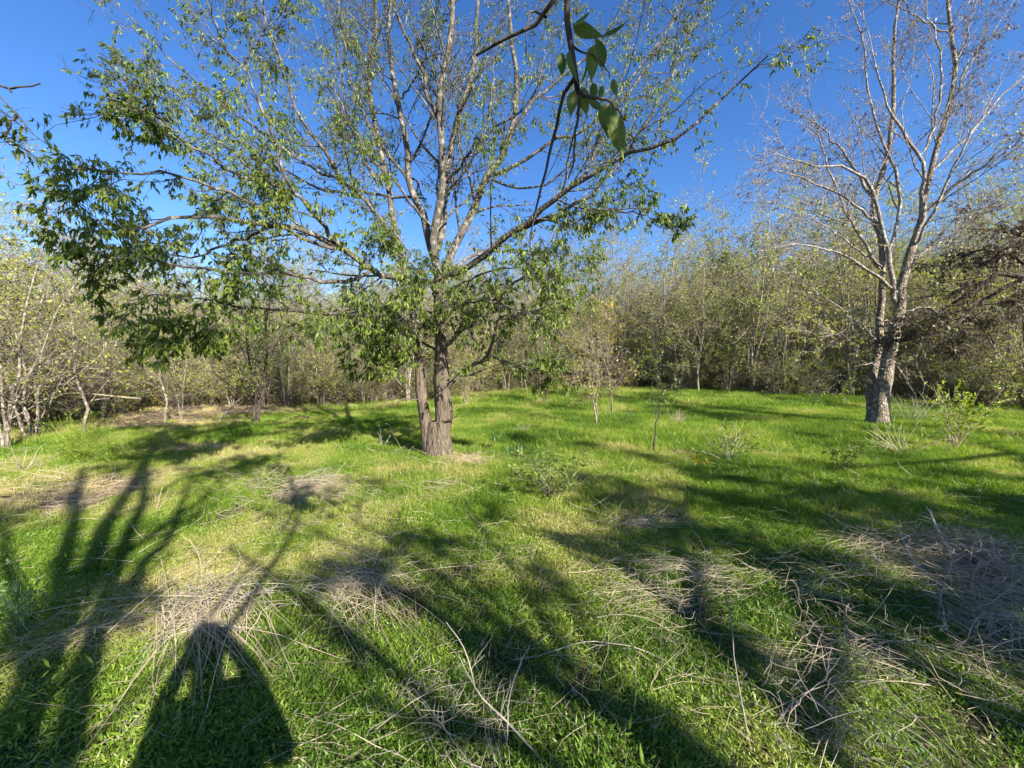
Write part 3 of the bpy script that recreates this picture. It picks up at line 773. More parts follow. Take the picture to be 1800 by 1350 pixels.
# ------------------------------------------------------------------ kinds of thicket tree
def kind_tree(seed, h, stems, spread, leafd, leafmat, barkmat, low=.2, lsize=.06, r0=.06, twig=.0045, k2=9, k3=6, k4=3, trop=.35, droop=.3, lean=.12, lr2=.42, wan=.16):
    rng = np.random.default_rng(seed)
    sp_ = []
    for i in range(stems):
        a = rng.uniform(0, 6.28); s = rng.uniform(.2, 1) * spread * (0.25 if stems == 1 else 1)
        hh = h * rng.uniform(.75, 1.0) if i else h
        pts = [np.array([0, 0, -.08]) + np.array([math.cos(a), math.sin(a), 0]) * .05 * min(1, i)]
        cur = pts[0].copy()
        dx, dy = math.cos(a) * s, math.sin(a) * s
        for j in range(1, 7):
            cur = np.array([dx * (j / 6) ** 1.3 + rng.normal(0, lean * .35), dy * (j / 6) ** 1.3 + rng.normal(0, lean * .35), hh * j / 6])
            pts.append(cur)
        sp_.append((pts, r0 * rng.uniform(.7, 1.0) if i else r0, r0 * .12))
    sg = stemset(sp_, 14, rng, .015)
    at = Acc(); at.tube(sg[0], sg[1], 6, 0)
    l2 = spawn(sg, k2, low, .97, .85, lr2, 8, wan, trop, .45, rng, twig * 1.3, .4, .3, h * .45)
    at.tube(l2[0], l2[1], 4, 0)
    ac = Acc()
    l3 = spawn(l2, k3, .12, 1, .8, .5, 5, .25, trop * .4, .6, rng, twig, .6, .2, 1.3)
    ac.tube(l3[0], l3[1], 3, 0)
    l4 = spawn(l3, k4, .15, 1, .85, .55, 3, .3, 0, .8, rng, twig * .8, .7, .12, .7)
    ac.tube(l4[0], l4[1], 3, 0)
    if leafd > 0:
        p, d = leafpts(l4, 1 + int(leafd), rng, .1, droop, 1)
        k = rng.uniform(0, 1, len(p)) < leafd / (1 + int(leafd))
        # clumpy: whole limbs carry more or fewer leaves
        c = .5 + .5 * np.sin(p[:, 0] * 2.1 + seed) * np.sin(p[:, 1] * 2.3) * 1.2 + .4 * np.sin(p[:, 2] * 2.7 + seed)
        k &= rng.uniform(0, 1, len(p)) < np.clip(c + .25, .12, 1)
        ac.leaves(p[k], d[k], rng.uniform(.7, 1.3, k.sum()) * lsize, .55, False, 1, rng)
    tm = at.mesh('trunk', [barkmat]); cm = ac.mesh('crown', [barkmat, leafmat])
    return tm, cm
K = {}
K['olive'] = kind_tree(1, 6.5, 3, 1.5, 4, M['olive'], M['greybark'], .08, r0=.05, k2=12, k3=8, k4=4, trop=.2)
K['olive2'] = kind_tree(2, 7.5, 1, 1.6, 4, M['olive'], M['palebark'], .10, r0=.065, k2=30, k3=8, k4=4, trop=.25)
K['fresh'] = kind_tree(3, 5.5, 3, 1.4, 5, M['fresh'], M['greybark'], .06, r0=.045, k2=12, k3=8, k4=4, trop=.15)
K['bare'] = kind_tree(4, 7.0, 3, 1.8, 2.2, M['olive'], M['palebark'], .12, r0=.04, trop=.25, k2=12, k3=9, k4=4)
K['bare2'] = kind_tree(5, 6.0, 4, 2.0, 2.0, M['olive'], M['palebark'], .10, r0=.04, trop=.4, k2=10, k3=8, k4=4)
K['tangle'] = kind_tree(6, 3.6, 5, 1.7, 4, M['olive'], M['greybark'], .06, lsize=.055, r0=.03, trop=.05, k2=9, k3=7, k4=4)
K['tangle2'] = kind_tree(7, 3.0, 5, 1.7, 3, M['yellow'], M['greybark'], .06, lsize=.05, r0=.025, trop=.05, k2=9, k3=7, k4=4)
K['arch'] = kind_tree(14, 4.2, 4, 2.2, 4, M['olive'], M['palebark'], .10, lsize=.055, r0=.04, trop=-.35, k2=8, k3=8, k4=3, lr2=.62, wan=.22)
K['arch2'] = kind_tree(15, 5.2, 3, 2.6, 4, M['olive'], M['greybark'], .12, lsize=.055, r0=.045, trop=-.2, k2=9, k3=8, k4=4, lr2=.6, wan=.22, lean=.35)
K['bushy'] = kind_tree(16, 4.5, 5, 2.0, 5.5, M['fresh'], M['greybark'], .04, lsize=.06, r0=.035, trop=.1, k2=9, k3=8, k4=4)
K['dark'] = kind_tree(8, 5.0, 2, 1.3, 5, M['leaf'], M['darkbark'], .14, r0=.06, k2=16, k3=8, k4=4)
K['sapling'] = kind_tree(9, 3.8, 1, .8, 3, M['olive'], M['palebark'], .16, r0=.028, k2=22, k3=7, k4=4, trop=.3)
K['sprout'] = kind_tree(10, 1.4, 1, .3, 3.6, M['leaf'], M['darkbark'], .35, r0=.014, k2=12, k3=5, k4=3, twig=.0025, lsize=.035)
K['yellow'] = kind_tree(12, 3.4, 2, .8, 3, M['yellow'], M['palebark'], .2, r0=.026, k2=14, k3=6, k4=4)
KR = {'olive': 6.5, 'olive2': 7.5, 'fresh': 5.5, 'bare': 7.5, 'bare2': 6.5, 'tangle': 3.6, 'tangle2': 3.0, 'dark': 5, 'sapling': 3.8, 'sprout': 1.4, 'yellow': 3.4, 'brown': 5}

def plant(kind, name, label, cat, loc, rz, sc, group=None):
    o = thing(name, label, cat, tuple(loc), rz, group, sc)
    link('trunk', K[kind][0], o)
    c = link('crown', K[kind][1], o); tag(c, kind='stuff')
    plant.last = o
    return o
rt = np.random.default_rng(21)
singles = [
    (290, 742, 'sapling', 'young_tree', 'slim pale-stemmed young tree standing on the grass left of the litter strip', 1.05),
    (452, 748, 'dark', 'small_tree', 'small tree with short dark trunk beside the dry litter strip left of the big tree', .78),
    (147, 768, 'sapling', 'young_tree', 'slim pale sapling rising just behind the broom-like bush', 1.15),
    (318, 738, 'bare', 'young_tree', 'thin leafless young tree just right of the slim pale-stemmed one', .35),
    (958, 712, 'dark', 'small_tree', 'small tree with a short black trunk in the open grass right of the big tree', .62),
    (926, 694, 'sapling', 'young_tree', 'thin pale young tree behind the black-trunked small tree', 1.2),
    (1048, 750, 'yellow', 'young_tree', 'pale-stemmed sapling with yellowing leaves out on the sunlit grass', .95),
    (1077, 733, 'yellow', 'young_tree', 'crooked pale sapling just behind the yellowing one', .85),
    (1155, 795, 'sprout', 'sapling', 'thin dark sapling standing alone in the bright grass', 1.25),
    (1228, 692, 'olive2', 'small_tree', 'straight pale tree with a dark lower trunk at the right thicket edge', .95),
    (1718, 702, 'bare2', 'dead_tree', 'short broken pale dead tree at the far right behind the leaning tree', .32),
    (1310, 672, 'olive', 'small_tree', 'forked small tree with olive leaves in the shaded thicket edge', .85),
    (1285, 670, 'dark', 'small_tree', 'thick dark-trunked tree in the shade left of the leaning tree', 1.0),
    (1255, 668, 'bare', 'small_tree', 'tall bare twiggy tree rising above the right thicket', 1.3),
    (640, 716, 'bare2', 'small_tree', 'grey many-stemmed bare bush-like tree close behind the big tree on its left', .55),
    (700, 700, 'tangle', 'small_tree', 'low tangled tree behind the narrow left stem of the big tree', 1.0),
    (818, 715, 'tangle2', 'small_tree', 'low twiggy thicket tree just right of the big trunk', .7),
    (12, 790, 'bare2', 'small_tree', 'pale many-stemmed leaning tree at the left edge of the clearing', .75),
    (60, 770, 'tangle', 'small_tree', 'bushy small tree at the left edge behind the leaning pale stems', 1.1),
    (1380, 690, 'yellow', 'young_tree', 'yellow-leaved young tree in shade left of the leaning tree', .9),
    (1470, 688, 'tangle2', 'small_tree', 'twisted low tree behind the leaning tree on its left', 1.2),
    (1640, 690, 'tangle', 'small_tree', 'low dark tangle tree behind the leaning tree on its right', 1.1),
    (1010, 690, 'sapling', 'young_tree', 'thin sapling midway back on the grass, leftmost of the centre group', .9),
]
for (px, py, kd, nm, lb, sc) in singles:
    plant(kd, nm, lb, nm.split('_')[-1] if nm != 'sapling' else 'sapling', G(px, py), rt.uniform(0, 6.28), sc)

# thicket: many trees nobody could tell apart, in zones
def edge(px):
    """depth at which the thicket begins for a direction"""
    return np.interp(px, [-200, 0, 120, 250, 420, 620, 760, 900, 1000, 1150, 1300, 1500, 1700, 1800, 2000], [6.5, 7.6, 9.5, 13.5, 15, 14, 15, 20, 22, 20, 17, 16, 13.5, 11.5, 10])
pools = [('left', -250, 700), ('middle', 700, 1150), ('right', 1150, 2050)]
placed = []
def try_pt(px, d, mind):
    x = (px - 900) / FPX * d
    for (a, b) in placed:
        if (a - x) ** 2 + (b - d) ** 2 < mind ** 2: return None
    placed.append((x, d)); return x
fam = {'left': ['arch', 'bushy', 'arch2', 'olive', 'fresh', 'tangle', 'bare2', 'fresh', 'tangle', 'olive', 'bare'], 'middle': ['arch', 'arch2', 'tangle', 'olive', 'bare2', 'tangle2', 'dark', 'olive2'],
       'right': ['arch', 'arch2', 'bushy', 'arch', 'olive', 'olive2', 'bare', 'tangle2', 'dark', 'tangle', 'olive', 'bare2']}
desc = {'arch': ('pale arching-branched tree', ''), 'arch2': ('spreading arching olive tree', ''), 'bushy': ('bushy bright green tree', ''), 'olive': ('olive-leaved tree', 'olive tree'), 'olive2': ('pale-barked tree with olive leaves', ''), 'fresh': ('fresh green leafy tree', ''), 'bare': ('tall bare pale-twigged tree', ''),
        'bare2': ('bare many-stemmed tree', ''), 'tangle': ('low tangled olive bush-like tree', ''), 'tangle2': ('low yellowing tangled tree', ''), 'dark': ('dark-trunked green tree', '')}
zone = {'left': 'in the thicket beyond the left of the clearing', 'middle': 'in the thicket behind the big tree', 'right': 'in the thicket beyond the right of the clearing'}
hs = {'left': 1.05, 'middle': 1.3, 'right': 1.5}
def plural(t):
    return t.replace('tree', 'trees', 1) if 'tree' in t else t + 's'
nt = 0; front = []
for row, (dd, cnt, md) in enumerate([((0, 2.5), 60, 1.0), ((2, 6), 85, 1.3), ((5, 12), 95, 1.6)]):
    for i in range(cnt * 6):
        if sum(1 for _ in ()) or i > cnt * 5: break
        px = rt.uniform(-160, 1870)
        d = edge(px) + rt.uniform(*dd)
        if rt.uniform() > (d / 26) ** .6: continue
        x = try_pt(px, d, md)
        if x is None: continue
        zn = 'left' if px < 700 else ('middle' if px < 1150 else 'right')
        kd = fam[zn][rt.integers(0, len(fam[zn]))]
        if row == 2 and (kd.startswith('tangle') or kd == 'arch'): kd = ['olive', 'bare', 'olive2'][rt.integers(0, 3)]
        if row == 0 and rt.uniform() < .45: kd = ['tangle', 'tangle2', 'sapling'][rt.integers(0, 3)] if zn != 'left' else 'tangle'
        sc = rt.uniform(.62, 1.2) * hs[zn]
        if kd == 'sapling': lab = 'slim pale sapling'
        else: lab = desc[kd][0]
        nm = {'tangle': 'thicket_shrub', 'tangle2': 'thicket_shrub', 'sapling': 'young_tree'}.get(kd, 'thicket_tree')
        plant(kd, nm, lab + ' ' + zone[zn], 'shrub' if nm == 'thicket_shrub' else 'tree', (x, d, float(H(x, d)) - .02), rt.uniform(0, 6.28), sc, plural(lab) + ' ' + zone[zn])
        nt += 1
        if row == 0: front.append((px, kd, plant.last))
marks = [(147, 'the broom bush'), (452, 'the short dark trunk'), (768, 'the big two-stemmed tree'),
         (958, 'the black-trunked small tree'), (1155, 'the lone thin sapling'), (1540, 'the leaning bare tree')]
short = {'arch': 'pale arching tree', 'arch2': 'spreading arching tree', 'bushy': 'bushy bright tree', 'olive': 'olive-leaved tree', 'olive2': 'pale-barked olive tree', 'fresh': 'fresh green tree', 'bare': 'tall bare tree', 'bare2': 'bare many-stemmed tree',
         'tangle': 'low olive tangle', 'tangle2': 'low yellowing tangle', 'dark': 'dark-trunked tree', 'sapling': 'slim pale sapling'}
ordn = ['', 'second ', 'third ', 'fourth ', 'fifth ', 'sixth ', 'seventh ', 'eighth ']
seen = {}
for px, kd, o in sorted(front, key=lambda q: min(abs(q[0] - m[0]) for m in marks)):
    mk = min(marks, key=lambda m: abs(m[0] - px)); side = 'left' if px < mk[0] else 'right'
    kk = (kd, mk[0], side); i = seen.get(kk, 0); seen[kk] = i + 1
    o['label'] = ordn[min(i, 7)] + short[kd] + ' in the thicket front, ' + side + ' of ' + mk[1]
print('thicket trees', nt, 'front', len(front))

# far woods and undergrowth
tall = [source('wood_' + k, None) for k in ()]
wsrc = []
for k in ('olive', 'olive2', 'bare', 'bare2', 'fresh'):
    a = Acc()
    for me in K[k]:
        nv = len(me.vertices); v = np.empty(nv * 3, np.float32); me.vertices.foreach_get('co', v)
        nf = len(me.polygons); f = np.empty(nf * 4, np.int32); me.loops.foreach_get('vertex_index', f)
        mi = np.empty(nf, np.int32); me.polygons.foreach_get('material_index', mi)
        a.add(v.reshape(-1, 3), f.reshape(-1, 4), 0); a.m[-1] = mi
    wsrc.append(source('far_tree', a.mesh('far_tree', [K[k][1].materials[0], K[k][1].materials[1]])))
n = 1300
px = rt.uniform(-300, 1950, n); d = edge(px) + 10 + rt.uniform(0, 1, n) ** .8 * 45 + np.where(px > 1830, 20, 0)
x = (px - 900) / FPX * d
sc = rt.uniform(.85, 1.25, n) * np.interp(px, [0, 800, 1300, 1800], [1.1, 1.15, 1.5, 1.6])
o = scatter('far_woods', np.stack([x, d, H(np.clip(x, -60, 60), np.clip(d, 0, 70))], 1), np.stack([rt.normal(0, .05, n), rt.normal(0, .05, n), rt.uniform(0, 6.28, n)], 1), sc, rt.integers(0, 5, n), np.full(n, .4), wsrc)
tag(o, 'dense woods of grey-brown and olive trees far behind the clearing', 'woods')

usrc = []
for i, (mt, bk, ld) in enumerate([('olive', 'greybark', 2.2), ('yellow', 'greybark', 1.6), ('fresh', 'greybark', 2.2), ('olive', 'palebark', .5), ('brownleaf', 'greybark', 1.0)]):
    t_, c_ = kind_tree(60 + i, 1.5, 6, .9, ld, M[mt], M[bk], .1, lsize=.05, r0=.012, twig=.003, k2=7, k3=5, k4=3, trop=.1)
    a = Acc()
    for me in (t_, c_):
        nv = len(me.vertices); v = np.empty(nv * 3, np.float32); me.vertices.foreach_get('co', v)
        nf = len(me.polygons); f = np.empty(nf * 4, np.int32); me.loops.foreach_get('vertex_index', f)
        mi = np.empty(nf, np.int32); me.polygons.foreach_get('material_index', mi)
        a.add(v.reshape(-1, 3), f.reshape(-1, 4), 0); a.m[-1] = mi
    usrc.append(source('brush', a.mesh('brush', [M[bk], M[mt]])))
n = 1500
px = rt.uniform(-200, 1950, n); d = edge(px) + .2 + rt.uniform(0, 1, n) * 14
x = (px - 900) / FPX * d
o = scatter('undergrowth', np.stack([x, d, H(x, d)], 1), np.stack([rt.normal(0, .1, n), rt.normal(0, .1, n), rt.uniform(0, 6.28, n)], 1), rt.uniform(.6, 1.3, n), rt.integers(0, 5, n), np.full(n, .4), usrc)
tag(o, 'tangled brush and twigs filling the foot of the thicket', 'undergrowth')

# ------------------------------------------------------------------ trees beside and behind the viewpoint, which shade the grass
def shade_tree(label, base, stems, seed, leafmat='leaf', extra=None, k2=8, k3=5, k4=3, per=3, lmax=1.2, name='shade_tree', barkm='bark'):
    rng = np.random.default_rng(seed)
    b = np.array([base[0], base[1], float(H(base[0], base[1]))])
    root = thing(name, label, 'tree', tuple(b))
    tk, sm = stems
    t = stemset(tk, 16, rng, .01); at = Acc(); at.tube(t[0] - b, t[1], 9, 0)
    link('trunk', at.mesh('trunk', [M[barkm]]), root)
    s = stemset(tk + sm, 16, rng, .01)
    ab = Acc()
    if sm:
        q = stemset(sm, 16, rng, .01); ab.tube(q[0] - b, q[1], 6, 0)
    l2 = spawn(s, k2, .35, 1, .75, .3, 7, .14, .1, .4, rng, .005, .4, .3, lmax)
    ab.tube(l2[0] - b, l2[1], 4, 0)
    l3 = spawn(l2, k3, .15, 1, .75, .5, 5, .2, .0, .6, rng, .003, .5, .15, .7)
    ab.tube(l3[0] - b, l3[1], 3, 0)
    l4 = spawn(l3, k4, .15, 1, .8, .5, 3, .2, -.1, .7, rng, .002, .6, .08, .35)
    ab.tube(l4[0] - b, l4[1], 3, 0)
    p, d = leafpts(l4, per, rng, .1, .7, .9)
    ab.leaves(p - b, d, rng.uniform(.05, .08, len(p)), .4, False, 1, rng)
    for (c, r, n) in (extra or []):
        # a bough: twigs radiating into a ball of leaves, hung from the nearest limb
        flat = s[0].reshape(-1, 3); j = np.argmin(((flat - c) ** 2).sum(1) + np.where(flat[:, 2] > c[2], .5, 0))
        lim = stemset([([flat[j], (flat[j] + c) / 2 + rng.normal(0, .05, 3), c], .018, .006)], 6, rng)
        ab.tube(lim[0] - b, lim[1], 4, 0)
        e = c + rng.normal(0, 1, (22, 3)) * r * .55 * np.array([1, 1, .7])
        tw = stemset([([c, (c + q) / 2 + rng.normal(0, .04, 3), q], .005, .002) for q in e], 6, rng)
        ab.tube(tw[0] - b, tw[1], 3, 0)
        t5 = spawn(tw, 4, .2, 1, .8, .6, 4, .2, 0, .7, rng, .002, .6, .1, .4)
        ab.tube(t5[0] - b, t5[1], 3, 0)
        p, d = leafpts(t5, max(1, int(n / 88)), rng, .1, .6, 1)
        ab.leaves(p - b, d, rng.uniform(.05, .09, len(p)), .45, False, 1, rng)
    o = link('crown', ab.mesh('crown', [M[barkm], M[leafmat]]), root); tag(o, kind='stuff')
    return root, b
def ex(base, lst):
    return [(SH(x, y, base), r, n) for (x, y, r, n) in lst]
def B3(x, y, z=None):
    return np.array([x, y, float(H(x, y)) - .05 if z is None else z])

b1 = (1.35, -2.6)
T1 = ([([B3(*b1), np.array([1.2, -2.5, .8]), SH(20, 1400, b1), SH(60, 1250, b1), SH(110, 1050, b1), SH(130, 930, b1), SH(150, 830, b1)], .085, .045),
       ([B3(*b1), np.array([1.45, -2.7, 1.2]), np.array([1.3, -2.6, 3.0]), np.array([.9, -2.2, 4.6]), np.array([.5, -1.6, 6.0]), np.array([.1, -1.1, 7.6])], .11, .03),
       ([B3(*b1), np.array([1.5, -2.6, .8]), SH(130, 1300, b1), SH(180, 1100, b1), SH(215, 980, b1), SH(250, 880, b1), SH(270, 780, b1)], .075, .04)],
      [([SH(190, 1100, b1), SH(250, 1000, b1), SH(300, 940, b1), SH(330, 860, b1)], .05, .02),
       ([SH(60, 1250, b1), SH(30, 1080, b1), SH(0, 900, b1), SH(-60, 860, b1)], .05, .02),
       ([SH(215, 980, b1), SH(330, 900, b1), SH(400, 850, b1)], .035, .01)])
root1, o1 = shade_tree('forked tree whose dark leafy branch hangs down into the top centre of the view', b1, T1, 31, extra=ex(b1, [(20, 1130, .18, 250), (235, 1060, .15, 200), (100, 875, .35, 350), (0, 920, .3, 350), (330, 800, .4, 500), (430, 770, .35, 400), (200, 830, .3, 300), (560, 760, .4, 400)]) + [(np.array(q), r, n) for q, r, n in [((.2, -.6, 6.0), .7, 1300), ((1.0, -1.4, 5.6), .7, 1300), ((-.6, -.7, 6.8), .7, 1200), ((.8, -2.2, 6.8), .7, 1000), ((.1, -1.3, 5.2), .6, 1000), ((1.7, -1.5, 5.0), .6, 1000), ((-.3, -1.6, 7.6), .7, 900), ((1.4, -.7, 4.6), .45, 700)]] + [(P(1045, 150, 1.0) + SUNWARD * 1.5, .45, 700)], k2=6, k3=4, k4=2, per=2, lmax=.9)

# its branch that hangs into view
def hanging(root, b):
    rng = np.random.default_rng(4)
    limb = stemset([([np.array([1.2, -1.6, 2.4]), np.array([1.35, -.6, 3.0]), np.array([.95, .15, 3.3]), np.array([.5, .7, 3.1]), P(1002, -760, .93), P(996, -250, .95), P(998, 0, .97), P(1000, 50, .98), P(1006, 110, .99), P(1015, 157, 1.0)], .018, .0072)], 30, rng, .002)
    subs = stemset([
        ([P(1015, 157, 1.0), P(1018, 180, 1.0), P(1012, 233, 1.02), P(1008, 277, 1.03), P(999, 316, 1.04)], .0046, .0018),
        ([P(1008, 140, 1.0), P(997, 152, 1.02), P(987, 180, 1.04), P(973, 240, 1.06), P(957, 310, 1.08), P(940, 377, 1.1), P(932, 420, 1.12), P(930, 475, 1.13)], .0052, .0016),
        ([P(1016, 160, 1.0), P(1028, 171, .99), P(1045, 173, .98), P(1065, 175, .98), P(1078, 183, .98), P(1100, 215, .98)], .005, .0015),
        ([P(1003, 80, .98), P(1030, 95, 1.0), P(1048, 100, 1.0), P(1062, 118, 1.02), P(1072, 135, 1.02)], .003, .0012),
        ([np.array([.5, .7, 3.1]), P(1100, -450, 1.1), P(1020, -100, 1.15), P(973, 7, 1.18), P(953, 37, 1.2), P(920, 50, 1.22), P(883, 70, 1.25), P(837, 100, 1.3)], .016, .004),
        ([P(960, 30, 1.2), P(945, 22, 1.22), P(930, 24, 1.22), P(926, 50, 1.22), P(924, 90, 1.24)], .004, .0016),
    ], 14, rng, .0015)
    a = Acc(); a.tube(limb[0] - b, limb[1], 9, 0); a.tube(subs[0] - b, subs[1], 7, 0)
    br = link('hanging_branch', a.mesh('hanging_branch', [M['darkbark']]), root)
    # leaf blade with midrib fold and pointed tip
    lv = []; rows = 7
    for i in range(rows):
        t = i / (rows - 1)
        w = .20 * math.sin(math.pi * min(1, t * 1.0) ** .62) * (1 - t ** 5) if 0 < i < rows - 1 else .004
        for s in (-1, -.5, 0, .5, 1):
            lv.append((s * w, .05 * abs(s) * math.sin(math.pi * t) - .16 * t * t, -t))
    fc = []
    for i in range(rows - 1):
        for j in range(4):
            q = i * 5 + j; fc.append((q, q + 1, q + 6, q + 5))
    la = Acc(); la.add(np.array(lv), np.array(fc)); lm = la.mesh('leaf', [M['bigleaf']])
    spec = [((1008, 44), (1040, 22), .96, .3), ((1006, 42), (1058, 68), .97, -.2), ((1060, 62), (1103, 43), 1.0, .5), ((1062, 118), (1050, 66), 1.02, 1.0),
            ((989, 92), (985, 136), 1.0, .9), ((1003, 88), (1010, 148), .98, 1.5), ((1046, 78), (1036, 145), 1.0, .9), ((1020, 150), (1036, 108), .99, 1.4),
            ((1010, 158), (1001, 207), .99, .5), ((1023, 152), (1031, 204), .99, -.4), ((1078, 138), (1083, 172), 1.0, .2), ((1042, 145), (1046, 180), 1.02, -.8),
            ((1060, 150), (1052, 178), 1.02, .8), ((1062, 180), (1066, 240), .98, .1), ((1074, 184), (1074, 236), .96, -.3), ((1080, 196), (1091, 277), .97, .2),
            ((1068, 172), (1090, 190), .99, 1.2), ((1036, 172), (1062, 198), 1.0, .7)]
    for (p0, p1, dd, tw) in spec:
        A = P(p0[0], p0[1], dd); Bq = P(p1[0], p1[1], dd * (1 + rng.uniform(-.02, .02)))
        v = Bq - A; L = np.linalg.norm(v)
        q = Vector((0, 0, -1)).rotation_difference(Vector(tuple(v / L))) @ Matrix.Rotation(tw * .45, 3, 'Z').to_quaternion()
        o = link('leaf', lm, br, tuple(A - b)); o.rotation_mode = 'QUATERNION'; o.rotation_quaternion = q
        o.scale = (L * 1.15, L, L * 1.12)
M['bigleaf'] = leaf_mat('large_near_leaf', [(0.0, (.05, .085, .013)), (.5, (.075, .12, .018)), (1, (.11, .15, .025))], .4, .62, island=False)
def veins(m):
    n = m.node_tree.nodes; l = m.node_tree.links
    tc = n.new('ShaderNodeTexCoord'); sx = n.new('ShaderNodeSeparateXYZ'); l.new(tc.outputs['Object'], sx.inputs[0])
    ab = n.new('ShaderNodeMath'); ab.operation = 'ABSOLUTE'; l.new(sx.outputs[0], ab.inputs[0])
    ma = n.new('ShaderNodeMath'); ma.operation = 'MULTIPLY_ADD'; l.new(ab.outputs[0], ma.inputs[0]); ma.inputs[1].default_value = .8; l.new(sx.outputs[2], ma.inputs[2])
    mm = n.new('ShaderNodeMath'); mm.operation = 'MULTIPLY'; l.new(ma.outputs[0], mm.inputs[0]); mm.inputs[1].default_value = 62
    sn = n.new('ShaderNodeMath'); sn.operation = 'SINE'; l.new(mm.outputs[0], sn.inputs[0])
    r1 = ramp(n, [(.86, (0, 0, 0)), (.98, (1, 1, 1))]); l.new(sn.outputs[0], r1.inputs[0])
    r2 = ramp(n, [(.004, (1, 1, 1)), (.012, (0, 0, 0))]); l.new(ab.outputs[0], r2.inputs[0])
    mx = n.new('ShaderNodeMath'); mx.operation = 'MAXIMUM'; l.new(r1.outputs[0], mx.inputs[0]); l.new(r2.outputs[0], mx.inputs[1])
    sc = n.new('ShaderNodeMath'); sc.operation = 'MULTIPLY'; l.new(mx.outputs[0], sc.inputs[0]); sc.inputs[1].default_value = .45
    ns = noise(n, l, tc.outputs['Object'], 9, 4); r3 = ramp(n, [(.60, (0, 0, 0)), (.68, (.6, .6, .6))]); l.new(ns.outputs[0], r3.inputs[0])
    cr = [q for q in n if q.type == 'VALTORGB' and len(q.color_ramp.elements) == 3][0]
    targets = [k.to_socket for k in cr.outputs[0].links]
    a = n.new('ShaderNodeMix'); a.data_type = 'RGBA'; l.new(sc.outputs[0], a.inputs['Factor']); l.new(cr.outputs[0], a.inputs['A']); a.inputs['B'].default_value = (.22, .26, .09, 1)
    b = n.new('ShaderNodeMix'); b.data_type = 'RGBA'; l.new(r3.outputs[0], b.inputs['Factor']); l.new(a.outputs['Result'], b.inputs['A']); b.inputs['B'].default_value = (.16, .13, .03, 1)
    for t in targets: l.new(b.outputs['Result'], t)
veins(M['bigleaf'])
hanging(root1, o1)

b2 = (3.4, -2.4)
T2 = ([([B3(*b2), np.array([3.3, -2.3, .9]), SH(1350, 1420, b2), SH(1130, 1290, b2), SH(960, 1200, b2), SH(820, 1120, b2), SH(690, 1040, b2), SH(560, 990, b2)], .10, .03),
       ([B3(*b2), np.array([3.5, -2.3, .9]), SH(1500, 1380, b2), SH(1300, 1180, b2), SH(1150, 1050, b2), SH(1000, 940, b2)], .09, .03)],
      [([SH(1250, 1140, b2), SH(1200, 1010, b2), SH(1180, 930, b2), SH(1200, 860, b2)], .05, .02),
       ([SH(960, 1200, b2), SH(900, 1090, b2), SH(830, 1030, b2)], .035, .012),
       ([SH(1400, 1300, b2), SH(1420, 1130, b2), SH(1340, 990, b2), SH(1300, 920, b2)], .05, .02)])
shade_tree('leafy tree behind the viewpoint, its slanting limbs shading the near middle grass', b2, T2, 32, extra=ex(b2, [(1100, 890, .35, 700), (1020, 960, .25, 500), (1160, 930, .3, 600), (1240, 940, .3, 600), (860, 1130, .12, 300), (1330, 990, .2, 400), (1420, 980, .2, 400), (760, 960, .25, 300), (640, 1000, .2, 300), (1240, 1120, .15, 300), (1130, 1290, .1, 250), (1000, 840, .3, 500)]), k2=7, k3=4, k4=2, per=2, lmax=1.0)
b8 = (1.9, -3.6)
T8 = ([([B3(*b8), np.array([1.9, -3.5, 1.4]), SH(980, 1420, b8), SH(820, 1290, b8), SH(650, 1150, b8), SH(500, 1040, b8), SH(400, 960, b8)], .06, .02),
       ([B3(*b8), np.array([2.0, -3.5, 1.4]), SH(1150, 1360, b8), SH(980, 1180, b8), SH(860, 1080, b8), SH(720, 980, b8), SH(620, 920, b8)], .05, .015)],
      [([SH(980, 1180, b8), SH(930, 1060, b8), SH(850, 950, b8), SH(800, 880, b8)], .03, .01),
       ([SH(650, 1150, b8), SH(560, 1110, b8), SH(480, 1060, b8)], .025, .01),
       ([SH(820, 1290, b8), SH(640, 1230, b8), SH(540, 1170, b8)], .03, .01),
       ([SH(1150, 1360, b8), SH(1080, 1220, b8), SH(1010, 1100, b8), SH(960, 1000, b8)], .03, .01),
       ([SH(720, 980, b8), SH(600, 960, b8), SH(480, 900, b8)], .025, .01)])
shade_tree('thin-limbed tree whose fine branch shadows streak the middle of the foreground grass', b8, T8, 38, extra=ex(b8, [(560, 1010, .2, 90), (700, 940, .22, 100), (860, 900, .25, 160), (940, 1010, .18, 120), (650, 850, .3, 120)]), k2=6, k3=4, k4=2, per=1, lmax=.9)
b3 = (6.6, -2.2)
T3 = ([([B3(*b3), np.array([6.5, -2.1, 1.2]), SH(1800, 1180, b3), SH(1700, 1010, b3), SH(1560, 900, b3), SH(1400, 840, b3), SH(1250, 820, b3)], .13, .04),
       ([B3(*b3), np.array([6.8, -2.1, 1.2]), SH(1900, 1080, b3), SH(1800, 930, b3), SH(1700, 870, b3), SH(1600, 850, b3)], .11, .04)],
      [([SH(1700, 1010, b3), SH(1740, 930, b3), SH(1780, 880, b3)], .05, .02),
       ([SH(1750, 1100, b3), SH(1640, 1000, b3), SH(1500, 950, b3), SH(1400, 900, b3)], .05, .02),
       ([SH(1560, 900, b3), SH(1480, 860, b3), SH(1350, 880, b3), SH(1250, 890, b3)], .04, .015)])
